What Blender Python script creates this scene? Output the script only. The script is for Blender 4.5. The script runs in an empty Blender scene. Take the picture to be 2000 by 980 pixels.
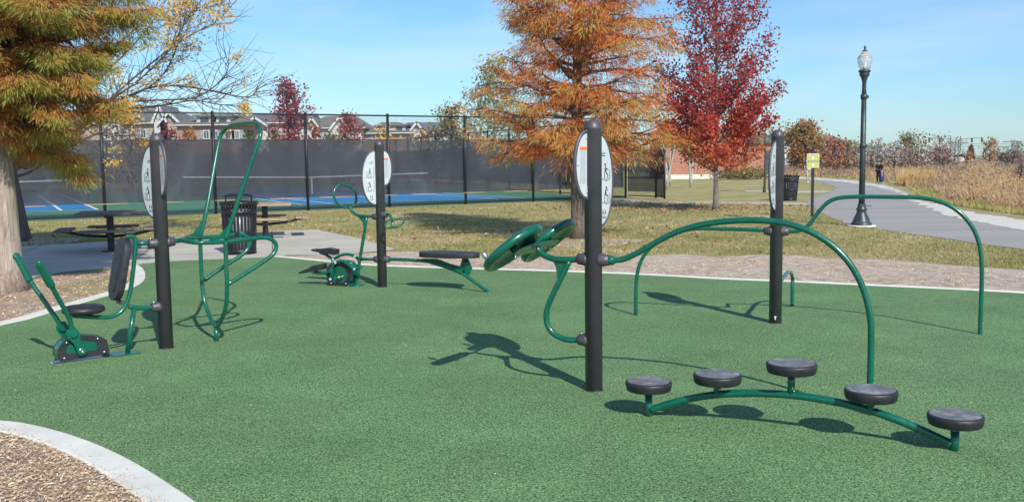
import bpy, bmesh, math, random
import numpy as np
from mathutils import Vector, Matrix
from mathutils.geometry import tessellate_polygon
random.seed(7); rng = np.random.default_rng(11)
V = Vector; PI = math.pi; R = math.radians
scn = bpy.context.scene
COL = scn.collection

# ---------------------------------------------------------------- survey of the photograph (camera solved from post heights)
FPX = 1883.0; EYE = 1.70
PITCH = math.atan(176.5 / FPX); ROLL = R(0.7)
_f = V((0, math.cos(PITCH), -math.sin(PITCH))); _r = V((1, 0, 0)); _u = _r.cross(_f)
_rr = _r * math.cos(ROLL) - _u * math.sin(ROLL); _uu = _u * math.cos(ROLL) + _r * math.sin(ROLL)
EYEP = V((0, 0, EYE))
def ray(x, y): return _f + _rr * ((x - 1000) / FPX) + _uu * ((490 - y) / FPX)
def g(x, y, z=0.0):                       # point of the ground seen at a pixel
    d = ray(x, y); return EYEP + d * ((z - EYE) / d.z)
def at(x, y, Y):                          # point at a given distance seen at a pixel
    d = ray(x, y); return EYEP + d * (Y / d.y)
def hit(x, y, p, n):                      # point of a real plane seen at a pixel
    d = ray(x, y); return EYEP + d * ((V(p) - EYEP).dot(n) / d.dot(n))

# ---------------------------------------------------------------- naming
ORG = {}
def tag(o, label=None, cat=None, group=None, kind=None):
    if label: o['label'] = label
    if cat: o['category'] = cat
    if group: o['group'] = group
    if kind: o['kind'] = kind
    return o
def thing(name, loc, label, cat, group=None):
    o = bpy.data.objects.new(name, None); COL.objects.link(o)
    o.location = loc; o.empty_display_size = .2; ORG[o.name] = V(loc)
    return tag(o, label, cat, group)
def copy_tree(o, parent=None):
    c = o.copy(); COL.objects.link(c)
    if parent: c.parent = parent
    for ch in [k for k in bpy.data.objects if k.parent == o]: copy_tree(ch, c)
    return c
def link_mesh(name, me, mats, parent=None, origin=None):
    for m in (mats if isinstance(mats, (list, tuple)) else [mats]): me.materials.append(m)
    o = bpy.data.objects.new(name, me); COL.objects.link(o)
    if parent:
        o.parent = parent; ORG[o.name] = ORG[parent.name]
    else:
        o.location = origin or (0, 0, 0); ORG[o.name] = V(origin or (0, 0, 0))
    return o

# ---------------------------------------------------------------- mesh collector
class M:
    def __init__(s): s.v = []; s.f = []; s.sm = []; s.mi = []
    def add(s, vs, fs, smooth=False, mi=0):
        b = len(s.v); s.v += [V(p) for p in vs]
        for k, f in enumerate(fs):
            s.f.append([b + i for i in f]); s.sm.append(smooth[k] if isinstance(smooth, list) else smooth); s.mi.append(mi)
        return s
    def tube(s, pts, r, seg=16, closed=False, mi=0, caps=True, flat=1.0, up=None):
        pts = [V(p) for p in pts]; n = len(pts)
        rs = r if isinstance(r, (list, tuple)) else [r] * n
        tang = []
        for i in range(n):
            a = pts[(i - 1) % n] if (closed or i > 0) else pts[i]
            b = pts[(i + 1) % n] if (closed or i < n - 1) else pts[i]
            t = (b - a); tang.append(t.normalized() if t.length > 1e-9 else V((0, 0, 1)))
        ref = V(up) if up else (V((0, 0, 1)) if abs(tang[0].z) < .9 else V((1, 0, 0)))
        nrm = (ref - tang[0] * ref.dot(tang[0])).normalized()
        vs = []; fs = []; sm = []
        for i in range(n):
            if i:
                q = nrm - tang[i] * nrm.dot(tang[i])
                nrm = q.normalized() if q.length > 1e-6 else nrm
            bn = tang[i].cross(nrm)
            for k in range(seg):
                a = 2 * PI * k / seg
                vs.append(pts[i] + (nrm * math.cos(a) * flat + bn * math.sin(a)) * rs[i])
        m = n if closed else n - 1
        for i in range(m):
            for k in range(seg):
                j = (i + 1) % n
                fs.append([i * seg + k, i * seg + (k + 1) % seg, j * seg + (k + 1) % seg, j * seg + k]); sm.append(True)
        if caps and not closed:
            fs.append([k for k in range(seg)][::-1]); sm.append(False)
            fs.append([(n - 1) * seg + k for k in range(seg)]); sm.append(False)
        return s.add(vs, fs, sm, mi)
    def box(s, c, size, rot=None, mi=0):
        hx, hy, hz = size[0] / 2, size[1] / 2, size[2] / 2
        vs = [V((x * hx, y * hy, z * hz)) for x in (-1, 1) for y in (-1, 1) for z in (-1, 1)]
        if rot is not None: vs = [rot @ v for v in vs]
        vs = [v + V(c) for v in vs]
        return s.add(vs, [[0, 1, 3, 2], [4, 6, 7, 5], [0, 4, 5, 1], [2, 3, 7, 6], [0, 2, 6, 4], [1, 5, 7, 3]], False, mi)
    def lathe(s, prof, o=(0, 0, 0), seg=28, rot=None, mi=0, flute=0):
        vs = []; fs = []; sm = []
        for (r, z) in prof:
            for k in range(seg):
                a = 2 * PI * k / seg; rr = r * (1 - (flute if k % 2 else 0))
                p = V((rr * math.cos(a), rr * math.sin(a), z))
                vs.append((rot @ p if rot is not None else p) + V(o))
        for i in range(len(prof) - 1):
            flatring = abs(prof[i][1] - prof[i + 1][1]) < 1e-5
            for k in range(seg):
                fs.append([i * seg + k, i * seg + (k + 1) % seg, (i + 1) * seg + (k + 1) % seg, (i + 1) * seg + k]); sm.append(not flatring)
        if prof[0][0] > 1e-4: fs.append([k for k in range(seg)][::-1]); sm.append(False)
        if prof[-1][0] > 1e-4: fs.append([(len(prof) - 1) * seg + k for k in range(seg)]); sm.append(False)
        return s.add(vs, fs, sm, mi)
    def prism(s, poly, o, u, v, depth, mi=0, smooth_side=False):     # poly in (u,v), extruded both ways along u x v
        u = V(u).normalized(); v = V(v).normalized(); n = u.cross(v).normalized(); o = V(o)
        k = len(poly)
        vs = [o + u * a + v * b + n * depth / 2 for a, b in poly] + [o + u * a + v * b - n * depth / 2 for a, b in poly]
        tri = tessellate_polygon([[V((a, b, 0)) for a, b in poly]])
        fs = [list(t) for t in tri] + [[i + k for i in t][::-1] for t in tri]
        sm = [False] * len(fs)
        for i in range(k):
            j = (i + 1) % k; fs.append([i, i + k, j + k, j]); sm.append(smooth_side)
        return s.add(vs, fs, sm, mi)
    def build(s, name, mats, parent=None, origin=None, bevel=0):
        og = ORG[parent.name] if parent else V(origin or (0, 0, 0))
        me = bpy.data.meshes.new(name)
        me.from_pydata([tuple(p - og) for p in s.v], [], s.f)
        bm = bmesh.new(); bm.from_mesh(me); bmesh.ops.recalc_face_normals(bm, faces=bm.faces); bm.to_mesh(me); bm.free()
        me.polygons.foreach_set('use_smooth', s.sm); me.polygons.foreach_set('material_index', s.mi); me.update()
        o = link_mesh(name, me, mats, parent, origin)
        if bevel:
            b = o.modifiers.new('bevel', 'BEVEL'); b.width = bevel; b.segments = 2; b.limit_method = 'ANGLE'
        return o

def smooth(pts, n=6, closed=False, relax=2):
    pts = [V(p) for p in pts]; out = []; L = len(pts)
    rg = range(L) if closed else range(L - 1)
    for i in rg:
        if closed: p0, p1, p2, p3 = pts[(i - 1) % L], pts[i], pts[(i + 1) % L], pts[(i + 2) % L]
        else:
            p1, p2 = pts[i], pts[i + 1]; p0 = pts[i - 1] if i else p1 * 2 - p2; p3 = pts[i + 2] if i + 2 < L else p2 * 2 - p1
        for k in range(n):
            t = k / n
            out.append(.5 * ((2 * p1) + (p2 - p0) * t + (2 * p0 - 5 * p1 + 4 * p2 - p3) * t * t + (3 * p1 - p0 - 3 * p2 + p3) * t ** 3))
    if not closed: out.append(pts[-1])
    for _ in range(relax):
        q = list(out)
        for i in range(0 if closed else 1, len(out) - (0 if closed else 1)):
            q[i] = out[i] * .5 + (out[i - 1] + out[(i + 1) % len(out)]) * .25
        out = q
    return out
def fillet(pts, rad, n=7, closed=False):          # polyline with rounded bends
    pts = [V(p) for p in pts]; L = len(pts); out = []
    rads = rad if isinstance(rad, (list, tuple)) else [rad] * L
    for i in range(L):
        if not closed and i in (0, L - 1): out.append(pts[i]); continue
        p0, p, p1 = pts[i - 1], pts[i], pts[(i + 1) % L]
        a = (p0 - p); b = (p1 - p); la, lb = a.length, b.length; a.normalize(); b.normalize()
        ang = math.acos(max(-1, min(1, a.dot(b))))
        d = min(rads[i] / max(math.tan(ang / 2), 1e-3), la * .48, lb * .48)
        q0, q1 = p + a * d, p + b * d
        for k in range(n + 1):
            t = k / n; out.append(q0 * (1 - t) ** 2 + p * 2 * t * (1 - t) + q1 * t * t)
    return out

# ---------------------------------------------------------------- materials
def mat(name, base=(.5, .5, .5), rough=.5, metal=0, coat=0, spec=.5):
    m = bpy.data.materials.new(name); m.use_nodes = True; nt = m.node_tree
    b = nt.nodes['Principled BSDF']
    b.inputs['Base Color'].default_value = (*base, 1); b.inputs['Roughness'].default_value = rough
    b.inputs['Metallic'].default_value = metal; b.inputs['Coat Weight'].default_value = coat
    b.inputs['Specular IOR Level'].default_value = spec; b.inputs['Coat Roughness'].default_value = .08
    return m
def N(m, t, **k):
    n = m.node_tree.nodes.new(t)
    for a, b in k.items(): setattr(n, a, b)
    return n
def L(m, a, b): m.node_tree.links.new(a, b)
def bsdf(m): return m.node_tree.nodes['Principled BSDF']
def noise(m, scale, detail=4, rough=.55, coord='Object', stretch=None, dist=0):
    tc = N(m, 'ShaderNodeTexCoord'); n = N(m, 'ShaderNodeTexNoise')
    n.inputs['Scale'].default_value = scale; n.inputs['Detail'].default_value = detail; n.inputs['Roughness'].default_value = rough
    n.inputs['Distortion'].default_value = dist
    if stretch:
        mp = N(m, 'ShaderNodeMapping'); mp.inputs['Scale'].default_value = stretch
        L(m, tc.outputs[coord], mp.inputs['Vector']); L(m, mp.outputs[0], n.inputs['Vector'])
    else: L(m, tc.outputs[coord], n.inputs['Vector'])
    return n.outputs['Fac']
def ramp(m, fac, stops, interp='LINEAR'):
    r = N(m, 'ShaderNodeValToRGB'); r.color_ramp.interpolation = interp
    el = r.color_ramp.elements
    while len(el) < len(stops): el.new(.5)
    for e, (p, c) in zip(el, stops): e.position = p; e.color = (*c, 1) if len(c) == 3 else c
    L(m, fac, r.inputs[0]); return r.outputs[0]
def mixc(m, fac, a, b, mode='MIX'):
    x = N(m, 'ShaderNodeMix', data_type='RGBA', blend_type=mode)
    if isinstance(fac, (int, float)): x.inputs[0].default_value = fac
    else: L(m, fac, x.inputs[0])
    for s, v in ((6, a), (7, b)):
        if isinstance(v, tuple): x.inputs[s].default_value = (*v, 1)
        else: L(m, v, x.inputs[s])
    return x.outputs[2]
def bump(m, h, strength=.4, dist=.01):
    b = N(m, 'ShaderNodeBump'); b.inputs['Strength'].default_value = min(strength, 1); b.inputs['Distance'].default_value = dist
    L(m, h, b.inputs['Height']); L(m, b.outputs[0], bsdf(m).inputs['Normal'])
def col(m, c): L(m, c, bsdf(m).inputs['Base Color'])
def varied(name, a, b, scale, rough=.7, bumps=.3, bd=.01, **k):
    m = mat(name, rough=rough, **k); f = noise(m, scale)
    col(m, ramp(m, f, [(.3, a), (.7, b)])); bump(m, f, bumps, bd); return m

green = mat('green_paint', (.001, .135, .083), .28, 0, .5)
_n = noise(green, 5, 3); col(green, ramp(green, _n, [(.3, (.001, .088, .052)), (.7, (.002, .122, .074))]))
_n2 = noise(green, 25, 4); L(green, ramp(green, _n2, [(.35, (.2,) * 3), (.75, (.42,) * 3)]), bsdf(green).inputs['Roughness'])
black = mat('black_powder_coat', (.04, .042, .055), .46, 0, 0, .7)
_n = noise(black, 9, 5); col(black, ramp(black, _n, [(.3, (.056, .049, .062)), (.75, (.080, .071, .086))]))
bump(black, noise(black, 400, 2), .12, .002)
rubber_black = mat('black_moulded_plastic', (.025, .025, .029), .5)
_n = noise(rubber_black, 14, 6); col(rubber_black, ramp(rubber_black, _n, [(.35, (.014, .014, .018)), (.7, (.032, .032, .038))]))
dusty = mat('dusty_black_pod_top', (.05, .05, .055), .75)
_n = noise(dusty, 9, 8, .7); col(dusty, ramp(dusty, _n, [(.3, (.085, .092, .105)), (.5, (.15, .16, .175)), (.68, (.32, .33, .34))])); bump(dusty, noise(dusty, 300, 2), .3, .003)
steel = mat('zinc_bolt', (.62, .63, .64), .28, 1)
board = mat('sign_board', (.62, .66, .68), .35); _n = noise(board, 6); col(board, ramp(board, _n, [(.3, (.46, .50, .53)), (.7, (.53, .57, .60))]))
ink = mat('sign_ink', (.06, .06, .07), .5); ink_light = mat('sign_ink_light', (.32, .33, .36), .5); ink_orange = mat('sign_orange', (.75, .17, .03), .5)
white = mat('white_sticker', (.75, .75, .75), .5)

rub = mat('rubber_safety_surface', rough=.9, spec=.25)
tc = N(rub, 'ShaderNodeTexCoord')
vo = N(rub, 'ShaderNodeTexVoronoi'); vo.inputs['Scale'].default_value = 130; L(rub, tc.outputs['Object'], vo.inputs['Vector'])
big = noise(rub, .42, 6, .65); mid = noise(rub, 66, 2, .85); fin = noise(rub, 105, 2, .75)
sep = N(rub, 'ShaderNodeSeparateColor'); L(rub, vo.outputs['Color'], sep.inputs[0])
grain = ramp(rub, sep.outputs[0], [(.0, (.032, .080, .038)), (.25, (.095, .190, .088)), (.55, (.17, .30, .145)), (.85, (.26, .40, .215)), (1, (.38, .50, .32))])
c1 = mixc(rub, .5, grain, ramp(rub, mid, [(.40, (.026, .080, .034)), (.49, (.145, .28, .130)), (.58, (.36, .54, .30))]))
c1 = mixc(rub, ramp(rub, big, [(.50, (0,) * 3), (.72, (.30,) * 3)]), c1, (.22, .25, .165))
c1 = mixc(rub, ramp(rub, noise(rub, 1.7, 4, .6), [(.4, (.0,) * 3), (.75, (.25,) * 3)]), c1, (.095, .235, .100))
# gaps between the granules
gaps = ramp(rub, fin, [(.42, (.16,) * 3), (.49, (1.1,) * 3)])
c1 = mixc(rub, 1.0, c1, ramp(rub, noise(rub, .8, 6, .7), [(.3, (.69, .74, .60)), (.7, (.99, 1.04, .88))]), 'MULTIPLY')
col(rub, mixc(rub, .8, c1, gaps, 'MULTIPLY'))
hh = mixc(rub, .5, fin, mid); bump(rub, hh, .5, .010)

conc = mat('curb_concrete', rough=.85)
_a = noise(conc, 2.2, 6, .65); _b = noise(conc, 60, 4)
cc = ramp(conc, _a, [(.25, (.55, .54, .49)), (.5, (.69, .68, .62)), (.75, (.77, .76, .69))])
cc = mixc(conc, ramp(conc, noise(conc, 7, 5, .7), [(.55, (0,) * 3), (.75, (.35,) * 3)]), cc, (.36, .35, .32)); col(conc, cc); bump(conc, _b, .25, .004)
plaza = mat('plaza_concrete', rough=.9)
_a = noise(plaza, .8, 7, .65); pc = ramp(plaza, _a, [(.25, (.38, .36, .31)), (.55, (.49, .465, .40)), (.8, (.57, .545, .48))])
tc = N(plaza, 'ShaderNodeTexCoord'); br = N(plaza, 'ShaderNodeTexBrick')
mp = N(plaza, 'ShaderNodeMapping'); mp.inputs['Rotation'].default_value = (0, 0, R(-14)); L(plaza, tc.outputs['Object'], mp.inputs[0]); L(plaza, mp.outputs[0], br.inputs['Vector'])
br.offset = 0; br.inputs['Scale'].default_value = 1; br.inputs['Brick Width'].default_value = 2.4; br.inputs['Row Height'].default_value = 2.4; br.inputs['Mortar Size'].default_value = .014
br.inputs['Color1'].default_value = br.inputs['Color2'].default_value = (1, 1, 1, 1); br.inputs['Mortar'].default_value = (.35, .33, .3, 1)
col(plaza, mixc(plaza, 1.0, pc, br.outputs['Color'], 'MULTIPLY')); bump(plaza, noise(plaza, 90, 4), .2, .004)

asph = mat('path_asphalt', rough=.9)
_a = noise(asph, .35, 8, .7, stretch=(.25, 1.6, 1)); pa = ramp(asph, _a, [(.3, (.30, .285, .26)), (.55, (.39, .37, .335)), (.75, (.50, .475, .43))])
col(asph, mixc(asph, .35, pa, ramp(asph, noise(asph, 70, 3, .7), [(.35, (.10, .10, .10)), (.65, (.36, .35, .34))]))); bump(asph, noise(asph, 80, 3), .3, .006)
shoulder = mat('limestone_screenings', rough=.95)
_a = noise(shoulder, 1.1, 8, .7); pa = ramp(shoulder, _a, [(.3, (.54, .51, .46)), (.6, (.70, .665, .60)), (.8, (.80, .765, .69))])
col(shoulder, mixc(shoulder, .3, pa, ramp(shoulder, noise(shoulder, 45, 4, .7), [(.35, (.2, .18, .16)), (.65, (.8, .77, .72))]))); bump(shoulder, noise(shoulder, 50, 4), .4, .01)

def mulch_mat(name, dark, mid_, light, grey=.4):
    m = mat(name, rough=.95, spec=.2)
    a = noise(m, 44, 6, .8, stretch=(1, 3.2, 1), dist=.6); b = noise(m, 56, 6, .8, stretch=(3.0, 1, 1), dist=.8); c = noise(m, .9, 5, .65)
    ca = ramp(m, a, [(.28, dark), (.48, mid_), (.64, light), (.78, (.66, .55, .44))])
    cb = ramp(m, b, [(.28, dark), (.50, (.40, .32, .27)), (.70, light)])
    cm = mixc(m, ramp(m, noise(m, 5, 4), [(.4, (0,) * 3), (.6, (1,) * 3)]), ca, cb)
    cm = mixc(m, ramp(m, c, [(.42, (0,) * 3), (.66, (grey,) * 3)]), cm, (.64, .58, .49)); col(m, cm)
    bump(m, a, .9, .03); return m
mulch = mulch_mat('wood_mulch', (.24, .16, .09), (.60, .43, .26), (.78, .58, .36), .22)
mulch2 = mulch_mat('weathered_mulch', (.34, .25, .17), (.74, .59, .44), (.86, .71, .55), .8)

lawn = mat('autumn_lawn', rough=.95, spec=.15)
_b = noise(lawn, .16, 5, .6); _m = noise(lawn, 1.3, 6, .7); _f2 = noise(lawn, 22, 6, .8); _p = noise(lawn, .45, 5, .65)
gr = ramp(lawn, _m, [(.3, (.25, .25, .085)), (.5, (.35, .325, .13)), (.7, (.46, .40, .20))])
dry = ramp(lawn, _m, [(.3, (.38, .30, .14)), (.55, (.52, .41, .24)), (.75, (.62, .51, .34))])
lc = mixc(lawn, ramp(lawn, _p, [(.46, (0,) * 3), (.63, (.85,) * 3)]), gr, dry)
lc = mixc(lawn, ramp(lawn, _f2, [(.35, (.45,) * 3), (.52, (0,) * 3)]), lc, (.20, .19, .07))
col(lawn, lc); bump(lawn, _f2, .8, .05)
soil = varied('prairie_soil', (.10, .075, .045), (.18, .13, .085), .8)

dirt = varied('dirt_and_thin_grass', (.22, .17, .11), (.34, .30, .13), 3, .9)
court_green = varied('court_green', (.055, .17, .09), (.075, .215, .115), .4, .8, .05)
court_blue = varied('court_blue', (.020, .17, .38), (.03, .22, .47), .4, .75, .05)
court_white = mat('court_line_paint', (.72, .74, .76), .7)
fence_mat = mat('black_vinyl_fence', (.012, .013, .017), .4)
# chain link: diagonal wires, open between
chain = mat('chain_link', (.012, .013, .017), .5)
tcu = N(chain, 'ShaderNodeTexCoord'); mus = []
for sgn in (45, -45):
    mp = N(chain, 'ShaderNodeMapping'); mp.inputs['Rotation'].default_value = (0, 0, R(sgn)); L(chain, tcu.outputs['UV'], mp.inputs[0])
    wv = N(chain, 'ShaderNodeTexWave'); wv.wave_profile = 'SAW'; wv.inputs['Scale'].default_value = 1 / (.058 * 20) * 2 * PI; L(chain, mp.outputs[0], wv.inputs[0])
    gt = N(chain, 'ShaderNodeMath', operation='GREATER_THAN'); gt.inputs[1].default_value = .925; L(chain, wv.outputs['Fac'], gt.inputs[0]); mus.append(gt.outputs[0])
mx = N(chain, 'ShaderNodeMath', operation='MAXIMUM'); L(chain, mus[0], mx.inputs[0]); L(chain, mus[1], mx.inputs[1]); L(chain, mx.outputs[0], bsdf(chain).inputs['Alpha'])
screen = mat('windscreen_fabric', (.045, .047, .056), .85)
_s = noise(screen, .55, 6, .62, stretch=(1, 1, .6), dist=1.4); col(screen, ramp(screen, _s, [(.3, (.030, .038, .052)), (.52, (.048, .057, .075)), (.72, (.092, .103, .128))]))  # noise paints lit and shaded wrinkles into the fabric colour
L(screen, ramp(screen, noise(screen, .35, 3, .5), [(.3, (.79,) * 3), (.7, (.88,) * 3)]), bsdf(screen).inputs['Alpha'])
bump(screen, noise(screen, 1.1, 3, .5, stretch=(1, 1, .3)), .8, .15)
hem = mat('orange_hem_strap', (.60, .38, .16), .6)
netm = mat('tennis_net_cord', (.02, .02, .025), .8); bsdf(netm).inputs['Alpha'].default_value = .5
tape = mat('net_tape', (.86, .86, .86), .7)
plank_m = mat('dark_plank', rough=.8)
_a = noise(plank_m, 6, 6, .7, stretch=(1, 9, 1)); col(plank_m, ramp(plank_m, _a, [(.3, (.13, .10, .085)), (.6, (.20, .155, .13)), (.8, (.28, .22, .18))]))
plank_tan = mat('tan_plank', rough=.8)  # same grain as the other planks, in lighter browns
_a = noise(plank_tan, 6, 6, .7, stretch=(1, 9, 1)); col(plank_tan, ramp(plank_tan, _a, [(.3, (.27, .18, .13)), (.6, (.38, .27, .20)), (.8, (.46, .34, .25))]))

def bark_mat(name, a, b, scale=6):
    m = mat(name, rough=.95, spec=.2); f = noise(m, scale, 7, .7, stretch=(2.2, 2.2, .28), dist=1.2)
    col(m, ramp(m, f, [(.3, a), (.55, tuple((x + y) / 2 for x, y in zip(a, b))), (.75, b)])); bump(m, f, 1.0, .06); return m
bark_cyp = bark_mat('cypress_bark', (.26, .19, .15), (.72, .62, .54))  # trunk colour lightened to stand in for sun the crown blocks
bark_mid = bark_mat('grey_brown_bark', (.09, .07, .055), (.30, .25, .20), 9)
bark_grey = bark_mat('smooth_grey_bark', (.12, .11, .10), (.34, .32, .30), 12)
bark_dark = bark_mat('dark_twig_bark', (.05, .035, .03), (.15, .11, .09), 10)
bark_twig = bark_mat('grey_brown_twig_bark', (.12, .09, .08), (.27, .21, .18), 10)
bark_pale = bark_mat('pale_birch_bark', (.35, .33, .29), (.65, .63, .58), 8)
def leaf_mat(name, stops, transl=.35):
    m = mat(name, rough=.65, spec=.25); nt = m.node_tree
    a = N(m, 'ShaderNodeAttribute', attribute_name='hue'); c = ramp(m, a.outputs['Fac'], stops); col(m, c)
    t = N(m, 'ShaderNodeBsdfTranslucent'); L(m, c, t.inputs[0]); mxs = N(m, 'ShaderNodeMixShader'); mxs.inputs[0].default_value = transl
    L(m, bsdf(m).outputs[0], mxs.inputs[1]); L(m, t.outputs[0], mxs.inputs[2]); L(m, mxs.outputs[0], nt.nodes['Material Output'].inputs[0]); return m
lf_cyp = leaf_mat('cypress_needles', [(0, (.36, .11, .03)), (.3, (.54, .20, .06)), (.52, (.54, .32, .09)), (.72, (.44, .40, .09)), (1, (.30, .36, .08))], .45)
lf_cyp2 = leaf_mat('rust_cypress_needles', [(0, (.48, .11, .035)), (.35, (.74, .23, .07)), (.6, (.74, .34, .10)), (.78, (.60, .45, .12)), (1, (.44, .47, .12))], .45)
lf_red = leaf_mat('red_maple_leaves', [(0, (.36, .09, .10)), (.35, (.44, .075, .065)), (.6, (.56, .08, .06)), (.85, (.66, .19, .08)), (1, (.58, .34, .12))], .45)
lf_wine = leaf_mat('wine_red_leaves', [(0, (.18, .04, .06)), (.5, (.32, .06, .08)), (1, (.44, .17, .14))])
lf_gold = leaf_mat('golden_leaves', [(0, (.66, .40, .06)), (.5, (.80, .55, .14)), (1, (.70, .55, .26))], .4)
lf_olive = leaf_mat('olive_leaves', [(0, (.13, .13, .05)), (.4, (.24, .21, .07)), (.7, (.38, .26, .09)), (1, (.46, .22, .08))])
lf_orange = leaf_mat('orange_leaves', [(0, (.34, .10, .05)), (.5, (.46, .20, .06)), (1, (.52, .34, .10))])
lf_green = leaf_mat('evergreen_leaves', [(0, (.03, .07, .03)), (1, (.10, .15, .05))])
lf_brush = leaf_mat('dry_brush_leaves', [(0, (.28, .20, .17)), (.5, (.38, .28, .21)), (1, (.42, .33, .20))])
lf_ltgrn = leaf_mat('pale_poplar_leaves', [(0, (.20, .20, .09)), (.5, (.33, .31, .13)), (1, (.44, .36, .14))])
prairie_m = leaf_mat('prairie_grass_blades', [(0, (.30, .20, .14)), (.25, (.46, .32, .20)), (.5, (.58, .41, .24)), (.75, (.72, .46, .20)), (.9, (.44, .40, .15)), (1, (.32, .36, .10))], .4)
lawn_blades = leaf_mat('lawn_blades', [(0, (.22, .26, .07)), (.35, (.38, .37, .14)), (.65, (.56, .46, .24)), (1, (.76, .60, .40))], .45)
litter = leaf_mat('fallen_leaves', [(0, (.30, .12, .05)), (.5, (.42, .24, .12)), (1, (.55, .38, .22))], .1)
chips_m = leaf_mat('wood_chips', [(0, (.28, .19, .12)), (.35, (.56, .42, .30)), (.7, (.76, .57, .38)), (1, (.86, .72, .54))], .0)

# ---------------------------------------------------------------- world, sun, camera
SUN = V((.512, -1.233, 1.0)).normalized(); ELEV = math.asin(SUN.z); ROT = math.atan2(SUN.x, SUN.y)
w = bpy.data.worlds.new('World'); scn.world = w; w.use_nodes = True; nt = w.node_tree; bg = nt.nodes['Background']
sk = nt.nodes.new('ShaderNodeTexSky'); sk.sky_type = 'NISHITA'; sk.sun_disc = False; sk.sun_elevation = ELEV; sk.sun_rotation = ROT
sk.altitude = 0; sk.air_density = 1.0; sk.dust_density = .3; sk.ozone_density = 1.6
tc = nt.nodes.new('ShaderNodeTexCoord'); mp = nt.nodes.new('ShaderNodeMapping'); mp.inputs['Scale'].default_value = (1.2, 1.2, 7.5); mp.inputs['Rotation'].default_value = (R(4), R(-6), 0)
nz = nt.nodes.new('ShaderNodeTexNoise'); nz.inputs['Scale'].default_value = 1.9; nz.inputs['Detail'].default_value = 7; nz.inputs['Roughness'].default_value = .5; nz.inputs['Distortion'].default_value = .5
cr = nt.nodes.new('ShaderNodeValToRGB'); cr.color_ramp.elements[0].position = .46; cr.color_ramp.elements[1].position = .74
cr.color_ramp.elements[0].color = (0, 0, 0, 1); cr.color_ramp.elements[1].color = (.40, .40, .40, 1)
mxw = nt.nodes.new('ShaderNodeMix'); mxw.data_type = 'RGBA'; mxw.inputs[7].default_value = (7.2, 8.0, 8.6, 1)
tn = nt.nodes.new('ShaderNodeMix'); tn.data_type = 'RGBA'; tn.blend_type = 'MULTIPLY'; tn.inputs[0].default_value = 1; tn.inputs[7].default_value = (.65, .955, 1.22, 1)
for a, b in ((tc.outputs['Generated'], mp.inputs[0]), (mp.outputs[0], nz.inputs['Vector']), (nz.outputs['Fac'], cr.inputs[0]), (cr.outputs[0], mxw.inputs[0]),
             (sk.outputs[0], tn.inputs[6]), (tn.outputs[2], mxw.inputs[6]), (mxw.outputs[2], bg.inputs[0])): nt.links.new(a, b)
bg.inputs[1].default_value = .105
sl = bpy.data.lights.new('sun', 'SUN'); sl.energy = 4.6; sl.angle = R(.53); sl.color = (1, .94, .84)
so = bpy.data.objects.new('sun', sl); COL.objects.link(so); so.rotation_euler = SUN.to_track_quat('Z', 'Y').to_euler(); so.location = (10, -20, 20)
cd = bpy.data.cameras.new('camera'); cam = bpy.data.objects.new('camera', cd); COL.objects.link(cam); scn.camera = cam
cd.sensor_fit = 'HORIZONTAL'; cd.sensor_width = 36; cd.lens = 36 * FPX / 2000; cd.clip_end = 4000
cam.matrix_world = Matrix(((_rr.x, _uu.x, -_f.x, 0), (_rr.y, _uu.y, -_f.y, 0), (_rr.z, _uu.z, -_f.z, EYE), (0, 0, 0, 1)))
vs = scn.view_settings; vs.view_transform = 'Standard'; vs.look = 'None'; vs.exposure = .2; vs.gamma = 1
scn.render.resolution_x = 1024; scn.render.resolution_y = 501
scn.cycles.transparent_max_bounces = 24; scn.cycles.max_bounces = 8

# ================================================================ SETTING
def sheet(name, poly, z, m, kind='structure', thick=0):
    poly = [V((p[0], p[1], 0)) for p in poly]
    tri = tessellate_polygon([poly]); me = bpy.data.meshes.new(name)
    vs = [(p.x, p.y, z) for p in poly]; fs = [list(t) for t in tri]
    me.from_pydata(vs, [], fs); bm = bmesh.new(); bm.from_mesh(me)
    for f in bm.faces:
        if f.normal.z < 0: f.normal_flip()
    bm.to_mesh(me); bm.free()
    o = link_mesh(name, me, m); o['kind'] = kind; return o
def rough(poly, amp=.06, step=.3, closed=True):
    out = []; n = len(poly)
    for i in range(n if closed else n - 1):
        a, b = V(poly[i][:]) , V(poly[(i + 1) % n][:]); Ls = (b - a).length; k = max(1, min(60, int(Ls / step))); t = (b - a).normalized() if Ls > 1e-6 else V((1, 0, 0)); nn = V((-t.y, t.x, 0))
        for q in range(k):
            c = a.lerp(b, q / k); far = min(3, max(1, c.y / 20)); out.append(c + nn * (amp * far * (math.sin(c.x * 3.1 + c.y * 2.3) * .5 + random.uniform(-.7, .7))))
    return out
def G(lst): return [g(*p) for p in lst]
sheet('ground', [(-1800, -60), (1800, -60), (1800, 2600), (-1800, 2600)], 0, lawn)

front_in = [(-330, 815), (-120, 817), (0, 826), (60, 833), (150, 857), (235, 893), (300, 930), (345, 960), (380, 984), (440, 1040), (500, 1120), (560, 1300)]
left_in = [(-330, 700), (-120, 664), (0, 638), (60, 625), (130, 603), (210, 580), (262, 563), (281, 550), (284, 538), (279, 526), (268, 518)]
back_in = [(535, 503), (600, 509), (700, 519), (820, 524), (950, 528), (1150, 534), (1300, 541), (1400, 547), (1550, 553), (1700, 560), (1850, 567), (2000, 575), (2200, 590), (2500, 612)]
fi = smooth(G(front_in), 4); li = smooth(G(left_in), 4); bi = smooth(G(back_in), 4)
pad = li + [g(320, 512)] + bi + [V((14, 4, 0)), V((10, -6, 0)), V((-1.5, -6, 0))] + fi[::-1]
sheet('rubber_surface', pad, .016, rub)
def offset(line, d):
    out = []
    for i, p in enumerate(line):
        t = (line[min(i + 1, len(line) - 1)] - line[max(i - 1, 0)]).normalized(); out.append(p + V((-t.y, t.x, 0)) * d)
    return out
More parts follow.
